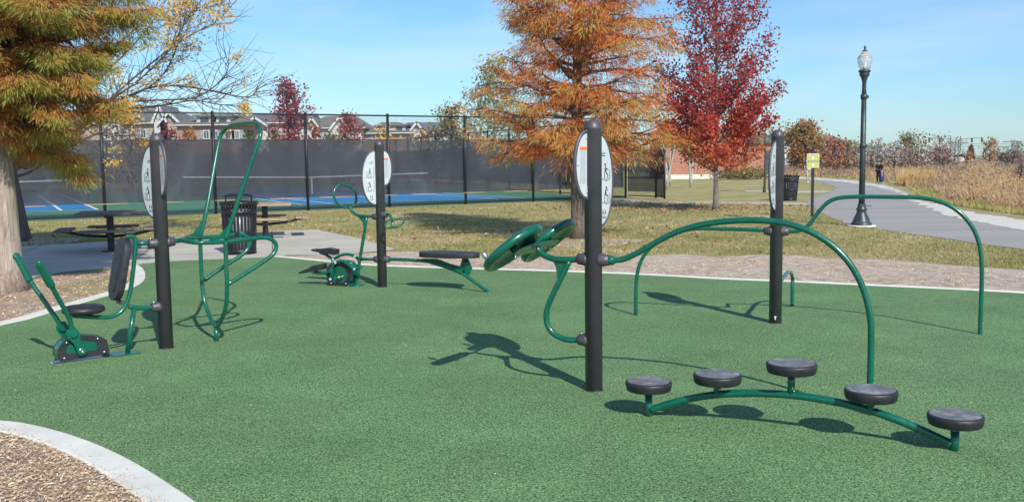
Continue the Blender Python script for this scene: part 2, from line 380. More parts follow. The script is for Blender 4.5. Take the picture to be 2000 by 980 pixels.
def curb(name, line, d, h=.024):
    m = M(); o = offset(line, d); n = len(line); vs = []
    for a, b in zip(line, o):
        t = (b - a) * .06
        vs += [V((a.x, a.y, -.02)), V((a.x, a.y, h - .006)), V((a.x, a.y, h)) + t, V((b.x, b.y, h)) - t, V((b.x, b.y, h - .006)), V((b.x, b.y, -.02))]
    fs = []
    for i in range(n - 1):
        for k in range(5): fs.append([i * 6 + k, i * 6 + k + 1, (i + 1) * 6 + k + 1, (i + 1) * 6 + k])
    m.add(vs, fs); o = m.build(name, conc); o['kind'] = 'structure'; return o
curb('curb', fi, -.20); curb('curb', li, .19); curb('curb', bi, .15)
fo = offset(fi, -.19); lo = offset(li, .18); bo = offset(bi, .14)
sheet('mulch_bed', fo + [V((-2, -6, 0)), V((-14, -6, 0)), V((-14, 6.0, 0))], .012, mulch)
sheet('mulch_bed', [p for p in lo] + G([(262, 524), (220, 528), (180, 534), (120, 536), (60, 548), (0, 560), (-300, 590)]), .008, mulch)
sheet('mulch_bed', [p for p in bo] + rough(G([(2500, 560), (2200, 545), (2000, 529), (1920, 524), (1850, 519), (1780, 512), (1700, 508), (1620, 506), (1560, 500), (1500, 497), (1440, 500), (1400, 503), (1330, 498), (1260, 499), (1200, 503), (1130, 501), (1060, 506), (1000, 504), (960, 502), (900, 496), (850, 495), (800, 491), (745, 493), (660, 498), (540, 501)]), .09, .3, False), .006, mulch2)
sheet('plaza', G([(-400, 600), (-100, 560), (0, 556), (120, 533), (190, 527), (265, 520), (320, 513), (535, 503.5), (560, 499), (660, 499), (775, 488), (700, 466), (618, 449), (500, 453), (400, 461), (250, 470), (30, 483), (-300, 500)]), .010, plaza)
pth_low = [(2500, 560), (2000, 488), (1858, 468), (1730, 450), (1654, 437), (1603, 416), (1585, 402), (1569, 393), (1590, 386), (1614, 378), (1630, 371), (1631, 366), (1618, 361), (1603, 356), (1575, 352), (1548, 350), (1450, 349)]
pth_up = [(1450, 346.5), (1530, 346.5), (1560, 347), (1613, 351), (1660, 355), (1700, 361), (1735, 368), (1762, 377), (1782, 392), (1822, 408), (1870, 425), (2000, 449), (2500, 520)]
sheet('path', rough(G(pth_low + pth_up), .05), .008, asph)
sheet('path_shoulder', rough(G([(2500, 524), (2000, 451), (1870, 427), (1822, 410), (1782, 394), (1762, 379), (1735, 370), (1700, 363), (1660, 357), (1613, 352.5), (1560, 348.5), (1530, 348), (1530, 345), (1560, 345.5), (1613, 349), (1660, 352.5), (1705, 358), (1745, 366), (1765, 374), (1778, 384), (1805, 393), (1850, 404), (1909, 417), (2000, 430), (2500, 490)]), .11), .012, shoulder)
sheet('walkway', G([(1180, 392), (1380, 394), (1575, 396), (1580, 400), (1380, 398.5), (1180, 396.5)]), .004, plaza)
sheet('walkway', G([(1455, 372), (1560, 373), (1622, 372.5), (1612, 376), (1560, 376.5), (1455, 374.5)]), .004, plaza)
sheet('tree_mulch_ring', [g(1135, 473) + V((1.25 * math.cos(a) * (1 + .12 * math.sin(3 * a)), 1.1 * math.sin(a) * (1 + .1 * math.cos(4 * a)), 0)) for a in np.linspace(0, 2 * PI, 26)[:-1]], .005, mulch2)
sheet('tree_mulch_ring', [V((-11.3, 21.6, 0)) + V((1.5 * math.cos(a), 1.5 * math.sin(a), 0)) for a in np.linspace(0, 2 * PI, 26)[:-1]], .005, mulch2)
sheet('bare_soil_patch', G([(262, 534), (225, 537), (170, 548), (110, 560), (95, 572), (150, 580), (215, 572), (255, 556), (268, 545)]), .010, dirt)
# prairie ground
pr_edge = [(2900, 500), (2500, 468), (2000, 421), (1909, 409), (1832, 396), (1795, 384), (1786, 374), (1768, 364), (1730, 355), (1680, 350), (1613, 346), (1540, 343.5), (1460, 343)]
pr_poly = G(pr_edge) + [V((12, 150, 0)), V((70, 420, 0)), V((600, 420, 0)), V((600, 40, 0))]
sheet('prairie_ground', pr_poly, .004, soil)

# ---- courts
F0 = g(80, 431); F1 = g(1043, 394); fd = (F1 - F0).normalized(); fnv = V((-fd.y, fd.x, 0))
def on_fence(px):                      # where the line of the fence crosses a pixel column
    d = ray(px, 410); n = V((-d.y, d.x, 0)); t = (-(F0 - EYEP).dot(n)) / fd.dot(n); p = F0 + fd * t; p.z = 0; return p
CR = on_fence(1222); CL = on_fence(-420)
cu = V((.908, .419, 0)); cn = V((-.419, .908, 0))
far_r = V((-9, 76, 0)); far_l = far_r - cu * 62
sheet('court_surround', [CL, CR, CR + V((.0, .3, 0)), far_r, far_l], .004, court_green)
A = V((-8.322, 39.399, 0)); B = V((.699, 43.56, 0)); B1 = V((-15.838, 37.099, 0))
cdp = V((-.47, .883, 0)).normalized()
def court(Bp, wid):
    Ap = Bp - cu * wid
    q = [Ap, Bp, Bp + cdp * 25, Ap + cdp * 25]
    sheet('court_paint', q, .010, court_blue)
    m = M()
    def ln(a, b, wd=.06):
        t = (b - a).normalized(); n = V((-t.y, t.x, 0)) * wd
        m.add([V((p.x, p.y, .015)) for p in (a - n, b - n, b + n, a + n)], [[0, 1, 2, 3]])
    def P(s, t): return Ap + cu * (s * wid) + cdp * t
    e = .07
    for t in (e, 25 - e): ln(P(0, t), P(1, t))
    for s_ in (.007, .993): ln(P(s_, .14), P(s_, 24.86))
    for s_ in (.13, .87): ln(P(s_, .14), P(s_, 24.86))
    for t in (6.2, 18.8): ln(P(.137, t), P(.49, t)); ln(P(.51, t), P(.863, t))
    ln(P(.5, 6.2), P(.5, 18.8))
    m.build('court_lines', court_white)['kind'] = 'structure'
court(B, 10.2); court(B1, 10.2)

def net(a, b, label):
    c = (a + b) / 2; t = thing('tennis_net', c, label, 'tennis net', 'tennis nets on the courts')
    m = M(); d = (b - a).normalized(); n = 14; vs = []; fs = []
    top = lambda s: 1.07 - .13 * (1 - abs(2 * s - 1))
    for i in range(n + 1):
        s = i / n; p = a.lerp(b, s); vs += [V((p.x, p.y, .05)), V((p.x, p.y, top(s) - .06))]
    for i in range(n): fs.append([2 * i, 2 * i + 2, 2 * i + 3, 2 * i + 1])
    m.add(vs, fs); m.build('net_mesh', netm, t)
    m = M(); nn = V((-d.y, d.x, 0)) * .012
    for i in range(n):
        p, q = a.lerp(b, i / n), a.lerp(b, (i + 1) / n); z0, z1 = top(i / n), top((i + 1) / n)
        m.add([p - nn + V((0, 0, z0 - .07)), q - nn + V((0, 0, z1 - .07)), q - nn + V((0, 0, z1)), p - nn + V((0, 0, z0)),
               p + nn + V((0, 0, z0 - .07)), q + nn + V((0, 0, z1 - .07)), q + nn + V((0, 0, z1)), p + nn + V((0, 0, z0))], [[0, 1, 2, 3], [5, 4, 7, 6], [3, 2, 6, 7], [4, 5, 1, 0]])
    m.build('net_tape', tape, t)
    for p in (a, b): M().tube([V((p.x, p.y, 0)), V((p.x, p.y, 1.12))], .045, 10).build('net_post', fence_mat, t)
    M().box((c.x, c.y, .47), (.07, .04, .92)).build('centre_strap', tape, t)
nd = V((.917, .397, 0))
na = at(355, 343, 51.0); na.z = 0; net(na, na + nd * 13.7, 'long tennis net with white centre strap, right of the tall green loop')
nb = at(171, 347, 47.0); nb.z = 0; net(nb - nd * 13.7, nb, 'tennis net at the far left of the photo, partly behind the shaggy cypress')

def uv_plane(name, a, b, z0, z1, m, parent, nseg=1, wob=0, zwob=0):
    me = bpy.data.meshes.new(name); og = ORG[parent.name]; vs = []; fs = []; Ln = (b - a).length; nn = (b - a).normalized(); nn = V((-nn.y, nn.x, 0))
    nz_ = 5 if wob else 1
    for i in range(nseg + 1):
        s = i / nseg; p = a.lerp(b, s)
        for k in range(nz_ + 1):
            q = k / nz_; off = wob * (math.sin(s * Ln * 1.7) * .5 + math.sin(s * Ln * .63 + 2 * q) + .6 * math.sin(s * Ln * 3.9 + 5 * q)) * .4
            zt = z1 + (zwob * math.sin(s * Ln * 2.1) - zwob) * (q > .99) - zwob * .5 * abs(math.sin(s * Ln * .9)) * (k == 0)
            vs.append(tuple(p + nn * off + V((0, 0, z0 + (zt - z0) * q)) - og))
    for i in range(nseg):
        for k in range(nz_): fs.append([i * (nz_ + 1) + k, (i + 1) * (nz_ + 1) + k, (i + 1) * (nz_ + 1) + k + 1, i * (nz_ + 1) + k + 1])
    me.from_pydata(vs, [], fs); uvl = me.uv_layers.new(name='UVMap')
    for lp in me.loops:
        v_ = lp.vertex_index; i = v_ // (nz_ + 1); k = v_ % (nz_ + 1); uvl.data[lp.index].uv = (Ln * i / nseg, (z1 - z0) * k / nz_)
    me.polygons.foreach_set('use_smooth', [bool(wob)] * len(me.polygons)); me.update()
    return link_mesh(name, me, m, parent)
def fence(a, b, posts, label, H=3.42, scr=True, mid=True):
    t = thing('chain_link_fence', (a + b) / 2, label, 'fence', 'chain link fences around the tennis courts'); d = (b - a).normalized(); nn = V((-d.y, d.x, 0))
    for p in posts:
        m = M().tube([V((p.x, p.y, 0)), V((p.x, p.y, H + .03))], .05, 12); m.lathe([(.056, H + .02), (.05, H + .06), (.012, H + .085)], (p.x, p.y, 0), 12); m.build('fence_post', fence_mat, t)
    M().tube([a + V((0, 0, H)), b + V((0, 0, H))], .028, 8).build('top_rail', fence_mat, t)
    M().tube([a + V((0, 0, .07)), b + V((0, 0, .07))], .022, 8).build('bottom_rail', fence_mat, t)
    uv_plane('wire_mesh', a - nn * .055, b - nn * .055, .04, H, chain, t)
    if scr:
        w_ = uv_plane('windscreen', a + nn * .14, b + nn * .14, .47, 2.56, screen, t, int((b - a).length * 2), .05, .03)
    return t
fposts = [on_fence(x) for x in (-420, -230, -20, 205, 422, 602, 761, 910, 1042, 1162)] + [CR]
ff = fence(CL, CR, fposts, 'nearest tall black chain link fence with dark windscreen, standing along the lawn')
m = M(); Ln = (CR - CL).length; s = 1.0
while s < Ln - 2:
    p = CL + fd * s - fnv * .10; q = p + fd * random.uniform(.9, 1.3)
    M().tube([p + V((0, 0, .46)), q + V((0, 0, .455))], .011, 5).build('hem_strap', hem, ff); s += random.uniform(1.7, 2.3)
ns = 11; fence(CR, far_r, [CR.lerp(far_r, i / ns) for i in range(1, ns)], 'dark screened fence running away from the gate beside the rust cypress')
ns = 16; fence(far_r, far_l, [far_r.lerp(far_l, i / ns) for i in range(0, ns + 1)], 'farthest court fence in front of the houses, seen through the near windscreen')
gt = thing('fence_gate', g(1281, 389), 'black screened gate frame standing open at the right end of the court fence', 'gate')
gp = g(1281, 389); gq = gp + V((.22, -.9, 0)); ga = CR + V((.12, .02, 0))
for zz in (.12, 1.1, 2.05): M().tube([gp + V((0, 0, zz)), gq + V((0, 0, zz))], .025, 8).build('gate_rail', fence_mat, gt)
uv_plane('wire_mesh', ga, gp, .12, 2.05, chain, gt); uv_plane('gate_screen', ga + V((-.02, .04, 0)), gp + V((-.02, .04, 0)), .30, 2.0, screen, gt)
for zz in (.12, 2.05): M().tube([ga + V((0, 0, zz)), gp + V((0, 0, zz))], .025, 8).build('gate_rail', fence_mat, gt)
for p in (gp, gq): M().tube([V((p.x, p.y, .05)), V((p.x, p.y, 2.15))], .045, 10).build('gate_post', fence_mat, gt)
uv_plane('wire_mesh', gp, gq, .12, 2.05, chain, gt); uv_plane('gate_screen', gp + V((.03, .02, 0)), gq + V((.03, .02, 0)), .14, 2.0, screen, gt)

# ================================================================ EXERCISE STATIONS
def post(t, p, H, label=None):
    m = M(); R0 = .0635
    m.lathe([(R0, -.02), (R0, H - .07), (R0 + .001, H - .069), (R0 + .001, H - .06), (R0 * .97, H - .045), (R0 * .84, H - .022), (R0 * .6, H - .007), (R0 * .3, H - .001), (.001, H)], p, 40)
    o = m.build('post', black, t)
    m = M(); m.lathe([(R0 + .006, .017), (R0 + .004, .022), (R0 + .0005, .024)], p, 40); m.build('base_ring', rubber_black, o)
    return o
def collar(par, p, d, z, r=.038):          # socket casting where an arm meets the post
    d = V(d).normalized(); c = V((p.x, p.y, z)); rot = d.to_track_quat('Z', 'Y').to_matrix()
    m = M(); m.lathe([(.052, .035), (.050, .062), (r + .006, .085), (r + .002, .118), (r - .004, .122), (.02, .122)], c, 24, rot); m.build('arm_socket', black, par)
    m = M(); m.lathe([(.007, 0), (.007, .012), (.001, .014)], c + d * .098 + V((0, 0, r)), 10); m.build('set_screw', steel, par)
def dsign(t, p, d, size, z0, z1, face, big):        # half-oval board standing out from the post in direction d; face = side carrying the print
    d = V(d).normalized(); zc = (z0 + z1) / 2; hz = (z1 - z0) / 2; n = d.cross(V((0, 0, 1))).normalized()
    if n.dot(face) < 0: n = -n
    o = V((p.x, p.y, zc)) + d * .055; w_ = size - .055
    arc = [(w_ * math.cos(a) ** .9 if math.cos(a) > 0 else 0, hz * math.sin(a)) for a in np.linspace(-PI / 2, PI / 2, 30)]
    nm = 'exercise_panel' if big else 'warning_panel'
    m = M(); m.prism(arc, o, d, (0, 0, 1), .012); b = m.build(nm, board, t)
    rp = [o + d * a + V((0, 0, h)) for a, h in arc]; rp = [rp[0] - d * .03] + rp + [rp[-1] - d * .03]
    M().tube(rp, .0115 if big else .0145, 12).build('panel_rim', black, b)
    off = n * .0075; u = d if d.cross(V((0, 0, 1))).dot(n) > 0 else -d
    uu = u; sg = 1 if uu.dot(d) > 0 else -1
    def rect(m_, a, h, wa, hh, mi=0, ex=0.0): # centred at (a,h)
        m_.prism([(-wa / 2, -hh / 2), (wa / 2, -hh / 2), (wa / 2, hh / 2), (-wa / 2, hh / 2)], o + d * a + V((0, 0, h)) + off + n * ex, uu, (0, 0, 1), .0012, mi)
    def line(m_, a0, h0, a1, h1, wd=.004):
        P0 = o + d * a0 + V((0, 0, h0)) + off; P1 = o + d * a1 + V((0, 0, h1)) + off; m_.tube([P0, P1], wd / 2, 4)
    m = M()
    if big:
        a0 = .035; s_ = hz / .34
        for k in range(2): rect(m, a0 + .02 + .005 * k, hz * .58 - .016 * k, .05 - .012 * k, .006)
        for base, seat in ((hz * .08, 0), (-hz * .42, 1)):
            # little figure on a machine, drawn in a frame
            line(m, a0 - .008, base - .02, a0 + .105, base - .02); line(m, a0 - .008, base - .02, a0 - .008, base + .115)
            x = a0 + .045
            rect(m, x + (.012 if seat else 0), base + .088, .015, .018)
            line(m, x, base + .075, x + .006, base + .035, .010); line(m, x + .004, base + .037, x + .03, base + (.03 if seat else .01), .008)
            line(m, x + .03, base + (.03 if seat else .01), x + .028, base - .012, .006); line(m, x, base + .066, x + .035, base + (.075 if seat else .05), .006)
            line(m, x - .012, base - .015, x - .004, base + .06, .005); line(m, x + .055, base - .015, x + .05, base + .05, .004)
            line(m, x - .01, base - .03, x + .03, base - .03, .003)
        for q in (0, .026): rect(m, a0 + .018 + q, -hz * .70, .010, .022); rect(m, a0 + .018 + q, -hz * .70 + .018, .007, .008)
        for k in range(2): rect(m, a0 + .03, -hz * .78 - .010 * k, .045, .004)
        m.build('panel_print', ink, b)
    else:
        for k in range(17):
            rect(m, .045 + .004 * random.random(), hz * .40 - k * hz * .058, (.036 + .014 * random.random()), .004)
        for k in (-1, 1): line(m, .045 + k * .034, hz * .52, .045 + k * .034, -hz * .62, .002)
        m.build('panel_print', ink_light, b)
        m = M(); rect(m, .045, hz * .50, .062, .022); m.build('panel_header', ink_orange, b)
    for (a, h) in ((.012, hz * .8), (w_ * .82, 0), (.012, -hz * .8)):
        M().lathe([(.006, 0), (.006, .003), (.001, .006)], o + d * a + V((0, 0, h)) + off, 10, n.to_track_quat('Z', 'Y').to_matrix()).build('panel_bolt', steel, b)
    return b
def sight(p): return V((p.x, p.y, 0)).normalized()
def lateral(p, l, away):
    rd = sight(p); pr = V((rd.y, -rd.x, 0)); return pr * l + rd * (math.sqrt(max(0, 1 - l * l)) * (1 if away else -1))

D = V((.91, -.405, 0)).normalized(); DN = V((-D.y, D.x, 0))       # arm line of three stations, and its normal (away from the camera)
TR = .0215
# ---- station 3 : wheels and big hoop
P3 = V((.59, 6.962, 0)); s3 = thing('fitness_station', P3, 'nearest black post with two tilted green hand wheels and a large green arch', 'exercise equipment', 'outdoor fitness stations on the green surface')
post(s3, P3, 1.985)
dsign(s3, P3, lateral(P3, .62, True), .225, 1.21, 1.885, -sight(P3), True)
dsign(s3, P3, lateral(P3, -.72, False), .18, 1.42, 1.90, -sight(P3), False)
def H3(x, y): return hit(x, y, P3, DN)
zc = H3(1180, 508).z
hoop = [P3 + D * .09 + V((0, 0, zc))] + [H3(*q) for q in ((1205, 508), (1222, 505), (1250, 491), (1285, 471), (1320, 453), (1370, 438), (1430, 431), (1490, 430), (1545, 438), (1592, 456), (1636, 487), (1669, 527), (1690, 573), (1700, 620), (1701, 670))]
foot = H3(1698, 812); foot.z = 0; hoop = hoop[:-1]; hoop += [foot + V((0, 0, .55)), foot + V((0, 0, .2)), foot]
hp = M().tube(smooth(hoop, 7, relax=14), TR, 18).build('arch_bar', green, s3); collar(hp, P3, D, zc)
m = M(); m.lathe([(.034, .117), (.036, .122), (.036, .150), (.030, .156), (.02, .157)], P3 + V((0, 0, zc)), 24, D.to_track_quat('Z', 'Y').to_matrix()); m.build('flange', green, hp)
AD = -D
z2 = H3(1143, 506).z
arm = [P3 - D * .08 + V((0, 0, z2)), H3(1110, 507), H3(1085, 506), H3(1066, 500), H3(1054, 491), H3(1047, 482)]
am = M().tube(smooth(arm, 6, relax=4), .023, 16).build('wheel_arm', green, s3); collar(am, P3, -D, z2)
lowz = H3(1140, 663).z
br = [P3 - D * .08 + V((0, 0, lowz)), H3(1112, 664), H3(1090, 657), H3(1075, 645), H3(1067, 626), H3(1068, 606), H3(1075, 585), H3(1095, 545), H3(1112, 510)]
bo_ = M().tube(smooth(br, 6, relax=8), .022, 16).build('lower_brace', green, s3); collar(bo_, P3, -D, lowz)
gus = [H3(1080, 509), H3(1086, 522), H3(1089, 545), H3(1087, 568), H3(1098, 545), H3(1112, 512)]
m = M(); k_ = [((q - P3).dot(-D), q.z) for q in gus]; m.prism(k_, P3, -D, (0, 0, 1), .008); m.build('gusset_plate', green, s3)
tip = H3(1047, 480); tl = R(39)
down = (-D * math.cos(tl) - V((0, 0, 1)) * math.sin(tl)).normalized()       # down the slope of the wheel face, away from the post
wn = (-D * math.sin(tl) + V((0, 0, 1)) * math.cos(tl)).normalized()         # face normal, towards the user
latd = DN
for i, off in enumerate((-.335, .335)):
    c = tip + latd * off + wn * .045 + down * .02
    rot = Matrix((tuple(down), tuple(wn.cross(down)), tuple(wn))).transposed()
    m = M()
    prof = [(.022, -.006), (.10, -.012), (.19, -.020), (.212, -.040), (.236, -.044), (.251, -.030), (.257, -.010), (.250, .008), (.232, .018), (.205, .018), (.10, .012), (.001, .010)]
    m.lathe(prof, c, 48, rot); wh = m.build('hand_wheel', green, s3)
    m = M(); hnd = c + down * .215 + wn * .016
    m.lathe([(.010, 0), (.010, .02), (.019, .022), (.019, .085), (.016, .095), (.001, .098)], hnd, 18, wn.to_track_quat('Z', 'Y').to_matrix()); m.build('handle', steel, wh)
    m = M(); m.tube([c - wn * .055, c - wn * .008], .03, 16); m.build('hub', green, wh)
    m = M(); m.lathe([(.012, 0), (.012, .018), (.008, .03)], c - wn * .055 + down * .03, 8, (-wn).to_track_quat('Z', 'Y').to_matrix()); m.build('hub_bolt', steel, wh)
pl = [(math.cos(a) * .40, math.sin(a) * .085 * (1 + .25 * math.cos(2 * a))) for a in np.linspace(0, 2 * PI, 40)[:-1]]
m = M(); m.prism(pl, tip - wn * .012, latd, down, .010); m.build('wheel_bracket', green, s3, bevel=.003)
for k in (-.06, .06): M().lathe([(.012, 0), (.012, .006), (.004, .012)], tip + latd * k - wn * .018, 10, (-wn).to_track_quat('Z', 'Y').to_matrix()).build('bracket_bolt', steel, s3)

# ---- station 4 : two stretching arches
P4 = V((2.685, 9.753, 0)); s4 = thing('fitness_station', P4, 'right-hand black post with thin green bars reaching out to both sides', 'exercise equipment', 'outdoor fitness stations on the green surface')
post(s4, P4, 1.975)
dsign(s4, P4, lateral(P4, -.33, False), .23, 1.17, 1.86, -sight(P4), True)
dsign(s4, P4, lateral(P4, .33, True), .18, 1.4, 1.88, -sight(P4), False)
def H4(x, y): return hit(x, y, P4, DN)
za = H4(1528, 452).z
rt = [P4 + D * .08 + V((0, 0, za)), H4(1545, 452), H4(1562, 451), H4(1577, 443), H4(1590, 426), H4(1606, 404), H4(1624, 390), H4(1650, 384), H4(1720, 384.5), H4(1780, 385), H4(1815, 388), H4(1848, 397), H4(1876, 415), H4(1898, 440), H4(1911, 468), H4(1916, 500)]
ft = H4(1914, 656); ft.z = 0; rt = rt[:-1]; rt += [ft + V((0, 0, .7)), ft + V((0, 0, .3)), ft]
o = M().tube(smooth(rt, 6, relax=16), TR * .95, 16).build('stretch_bar', green, s4); collar(o, P4, D, za)
zb = H4(1503, 451).z
lt = [P4 - D * .08 + V((0, 0, zb)), H4(1480, 449), H4(1420, 447), H4(1370, 446), H4(1335, 449), H4(1305, 460), H4(1275, 479), H4(1256, 501), H4(1246, 525), H4(1243, 550)]
ft = H4(1242, 618); ft.z = 0; lt += [ft + V((0, 0, .3)), ft]
o = M().tube(smooth(lt, 6, relax=10), TR * .95, 16).build('stretch_bar', green, s4); collar(o, P4, -D, zb)
fb = g(1547, 600); dd = (fb - P4); dd.z = 0; dd.normalize(); nb_ = V((-dd.y, dd.x, 0)); zz = hit(1541, 531, P4, nb_).z
lowb = [P4 + dd * .08 + V((0, 0, zz - .04)), P4 + dd * .45 + V((0, 0, zz - .02)), hit(1541, 530, P4, nb_), fb + V((0, 0, zz - .09)), fb + V((0, 0, .25)), fb]
o = M().tube(smooth(lowb, 6, relax=3), .021, 14).build('low_bar', green, s4); collar(o, P4, dd, zz - .04)
m = M(); b0 = P4 - sight(P4) * .065 + V((0, 0, .075)); rt_ = V((sight(P4).y, -sight(P4).x, 0))
m.prism([(-.012, .008), (.012, .008), (.012, .018), (-.012, .018)], b0, rt_, (0, 0, 1), .003); m.prism([(-.005, -.018), (.005, -.018), (.005, .006), (-.005, .006)], b0, rt_, (0, 0, 1), .003); m.build('base_sticker', white, s4)

# ---- station 2 : stepper and sit-up bench
P2 = V((-1.766, 12.999, 0)); s2 = thing('fitness_station', P2, 'farthest black post with green pedal stepper on one side and oval sit-up bench', 'exercise equipment', 'outdoor fitness stations on the green surface')
post(s2, P2, 1.99)
dsign(s2, P2, lateral(P2, -.96, False), .245, 1.13, 1.85, -sight(P2), True)
dsign(s2, P2, lateral(P2, .86, True), .19, 1.38, 1.86, -sight(P2), False)
def H2(x, y, b=0): return hit(x, y, P2 + DN * b, DN)
zu = H2(732, 423).z; zl = H2(735, 506).z
tb = [P2 - D * .08 + V((0, 0, zu)), H2(712, 422), H2(700, 421), H2(690, 415), H2(682, 404)]
o = M().tube(smooth(tb, 6), .021, 14).build('hand_arm', green, s2); collar(o, P2, -D, zu)
rc = H2(674, 383); ra = [rc + V((-D.x * .22, -D.y * .22, .97)) * .165 * math.cos(a) + (D * .52 + DN * .85).normalized() * .165 * math.sin(a) for a in np.linspace(0, 2 * PI, 37)[:-1]]
M().tube(ra, .0165, 12, closed=True).build('grip_ring', green, s2)
lb = g(697, 558) ; lb = H2(697, 556); lb.z = 0
o = M().tube([P2 - D * .08 + V((0, 0, zl)), H2(705, 506)], .021, 14).build('lower_arm', green, s2); collar(o, P2, -D, zl)
st = [H2(716, 424), H2(709, 470), H2(703, 505), H2(698, 540), lb]
M().tube(smooth(st, 5, relax=2), .023, 14).build('upright', green, s2)
kk = [((q - P2).dot(-D), q.z) for q in (H2(700, 423), H2(709, 436), H2(711, 450), H2(718, 425))]
m = M(); m.prism(kk, P2, -D, (0, 0, 1), .01); m.build('gusset_plate', green, s2)
m = M(); m.lathe([(.11, .017), (.11, .028), (.03, .034), (.03, .06)], lb, 20); m.build('foot_plate', green, s2)
# drum housing
dc = H2(672, 545, -.02); dc.z = 0
def dshape(cx, rz, back): return [(cx + rz * math.cos(a), .20 + rz * math.sin(a)) for a in np.linspace(-.15, PI + .5, 22)] + [(cx - rz * .95, .02), (cx + back, .02)]
sh = [(.19 * math.cos(a) * (1.0 if math.cos(a) > 0 else 1.15), .185 + .175 * math.sin(a)) for a in np.linspace(-PI * .30, PI * 1.25, 26)] + [(-.20, .018), (.13, .018)]
m = M(); m.prism(sh, dc, D, (0, 0, 1), .20); dr = m.build('flywheel_housing', green, s2, bevel=.008)
for k, sd in enumerate((-1, 1)):
    m = M(); outer = sh; inner = [(a * .68 - .004, .165 + (b - .165) * .66) for a, b in sh]
    nn_ = D.cross(V((0, 0, 1))).normalized(); o0 = dc + nn_ * sd * .104
    vs_ = [o0 + D * a + V((0, 0, b)) + nn_ * e for e in (-.004, .004) for (a, b) in outer] + [o0 + D * a + V((0, 0, b)) + nn_ * e for e in (-.004, .004) for (a, b) in inner]
    q = len(outer); fs_ = []
    for i in range(q):
        j = (i + 1) % q; fs_ += [[i, j, 2 * q + j, 2 * q + i], [q + i, 3 * q + i, 3 * q + j, q + j], [i, q + i, q + j, j], [2 * q + i, 2 * q + j, 3 * q + j, 3 * q + i]]
    m.add(vs_, fs_); m.build('guard_ring', rubber_black, dr)
    for (a, b) in ((-.14, .05), (.10, .05), (.0, .33)): M().lathe([(.011, 0), (.011, .006), (.003, .01)], o0 + D * a + V((0, 0, b)) + nn_ * sd * .005, 8, (nn_ * sd).to_track_quat('Z', 'Y').to_matrix()).build('housing_bolt', steel, dr)
for (b, pts, ped) in ((.16, ((704, 510), (693, 500), (678, 496), (664, 499), (650, 506), (637, 497), (625, 493)), ((615, 487), (657, 493))),
                      (-.16, ((706, 521), (692, 525), (681, 517), (668, 509), (655, 513), (646, 527), (634, 534), (615, 531)), ((590, 531), (633, 521)))):
    q = [H2(x, y, b) for x, y in pts]; o = M().tube(smooth(q, 5, relax=3), .021, 12).build('pedal_arm', green, s2)
    p0, p1 = H2(*ped[0], b), H2(*ped[1], b); ax = (p1 - p0).normalized(); up_ = ax.cross(DN).normalized(); up_ = up_ if up_.z > 0 else -up_; ln = (p1 - p0).length; wd = DN
    prof_ = [(-.02, -.018), (ln * .55, -.03), (ln + .01, -.03), (ln + .015, .045), (ln * .6, .05), (ln * .3, .022), (-.02, .006)]
    m = M(); m.prism(prof_, p0, ax, up_, .125); m.build('foot_pedal', rubber_black, o, bevel=.012)
    for q_ in pts[1:6:3]: M().tube([H2(*q_, b - .03), H2(*q_, b + .03)], .016, 10).build('pivot_bolt', steel, o)
for b in (-.16, .16):
    m = M(); m.tube([H2(650, 518 if b < 0 else 503, b), H2(645, 545, b)], .016, 10); m.build('linkage', green, s2)
    m = M(); m.tube([H2(645, 545, b - .03), H2(645, 545, b + .02)], .018, 10); m.build('pivot_bolt', steel, s2)
m = M(); cc_ = H2(664, 541, -.14); m.lathe([(.03, 0), (.03, .03), (.015, .035), (.015, .05)], cc_, 12, (-DN).to_track_quat('Z', 'Y').to_matrix())
m.tube([cc_ - DN * .03, cc_ - DN * .03 + D * .07 + V((0, 0, .02))], .008, 8); m.build('crank_hub', steel, s2)
# handles on the right
zh = H2(755, 420).z
o = M().tube(smooth([P2 + D * .07 - DN * .02 + V((0, 0, zh)), H2(758, 418, -.05), H2(764, 424, -.12), H2(766, 434, -.18), H2(766, 445, -.2)], 5), .018, 12).build('bench_handle', green, s2); collar(o, P2, (D - DN * .3), zh, .03)
lp_ = [H2(757, 430, -.22), H2(788, 427, -.12), H2(789, 434, -.12), H2(777, 443, -.18), H2(755, 446, -.24), H2(752, 438, -.24)]
M().tube(fillet(lp_, .03, 5, True), .0135, 10, closed=True).build('grip_loop', green, o)
# bench
o = M().tube(smooth([P2 + D * .08 + V((0, 0, H2(755, 506).z)), H2(790, 507), H2(820, 509), H2(850, 513), H2(880, 521), H2(905, 535), H2(930, 553)] + [g(959, 573)], 6, relax=3), .022, 14).build('bench_leg', green, s2)
collar(o, P2, D, H2(755, 506).z)
M().tube([H2(905, 532), H2(910, 518), H2(912, 507)], [.02, .014, .03], 12).build('bench_strut', green, o)
kk = [((q - P2).dot(D), q.z) for q in (H2(822, 505), H2(840, 515), H2(870, 524), H2(900, 536), H2(915, 541), H2(922, 523), H2(914, 505), H2(903, 505), H2(899, 520), H2(880, 515), H2(852, 505))]
m = M(); m.prism(kk, P2, D, (0, 0, 1), .02); m.build('gusset_plate', green, o)
bc = (H2(822, 497) + H2(935, 497)) / 2; half = (H2(935, 497) - H2(822, 497)).length / 2
el = [(half * math.cos(a), .205 * math.copysign(abs(math.sin(a)) ** .8, math.sin(a)) * (1 - .1 * math.cos(a))) for a in np.linspace(0, 2 * PI, 44)[:-1]]
m = M(); m.prism(el, bc, D, DN, .062, smooth_side=True); m.build('bench_pad', rubber_black, s2, bevel=.016)

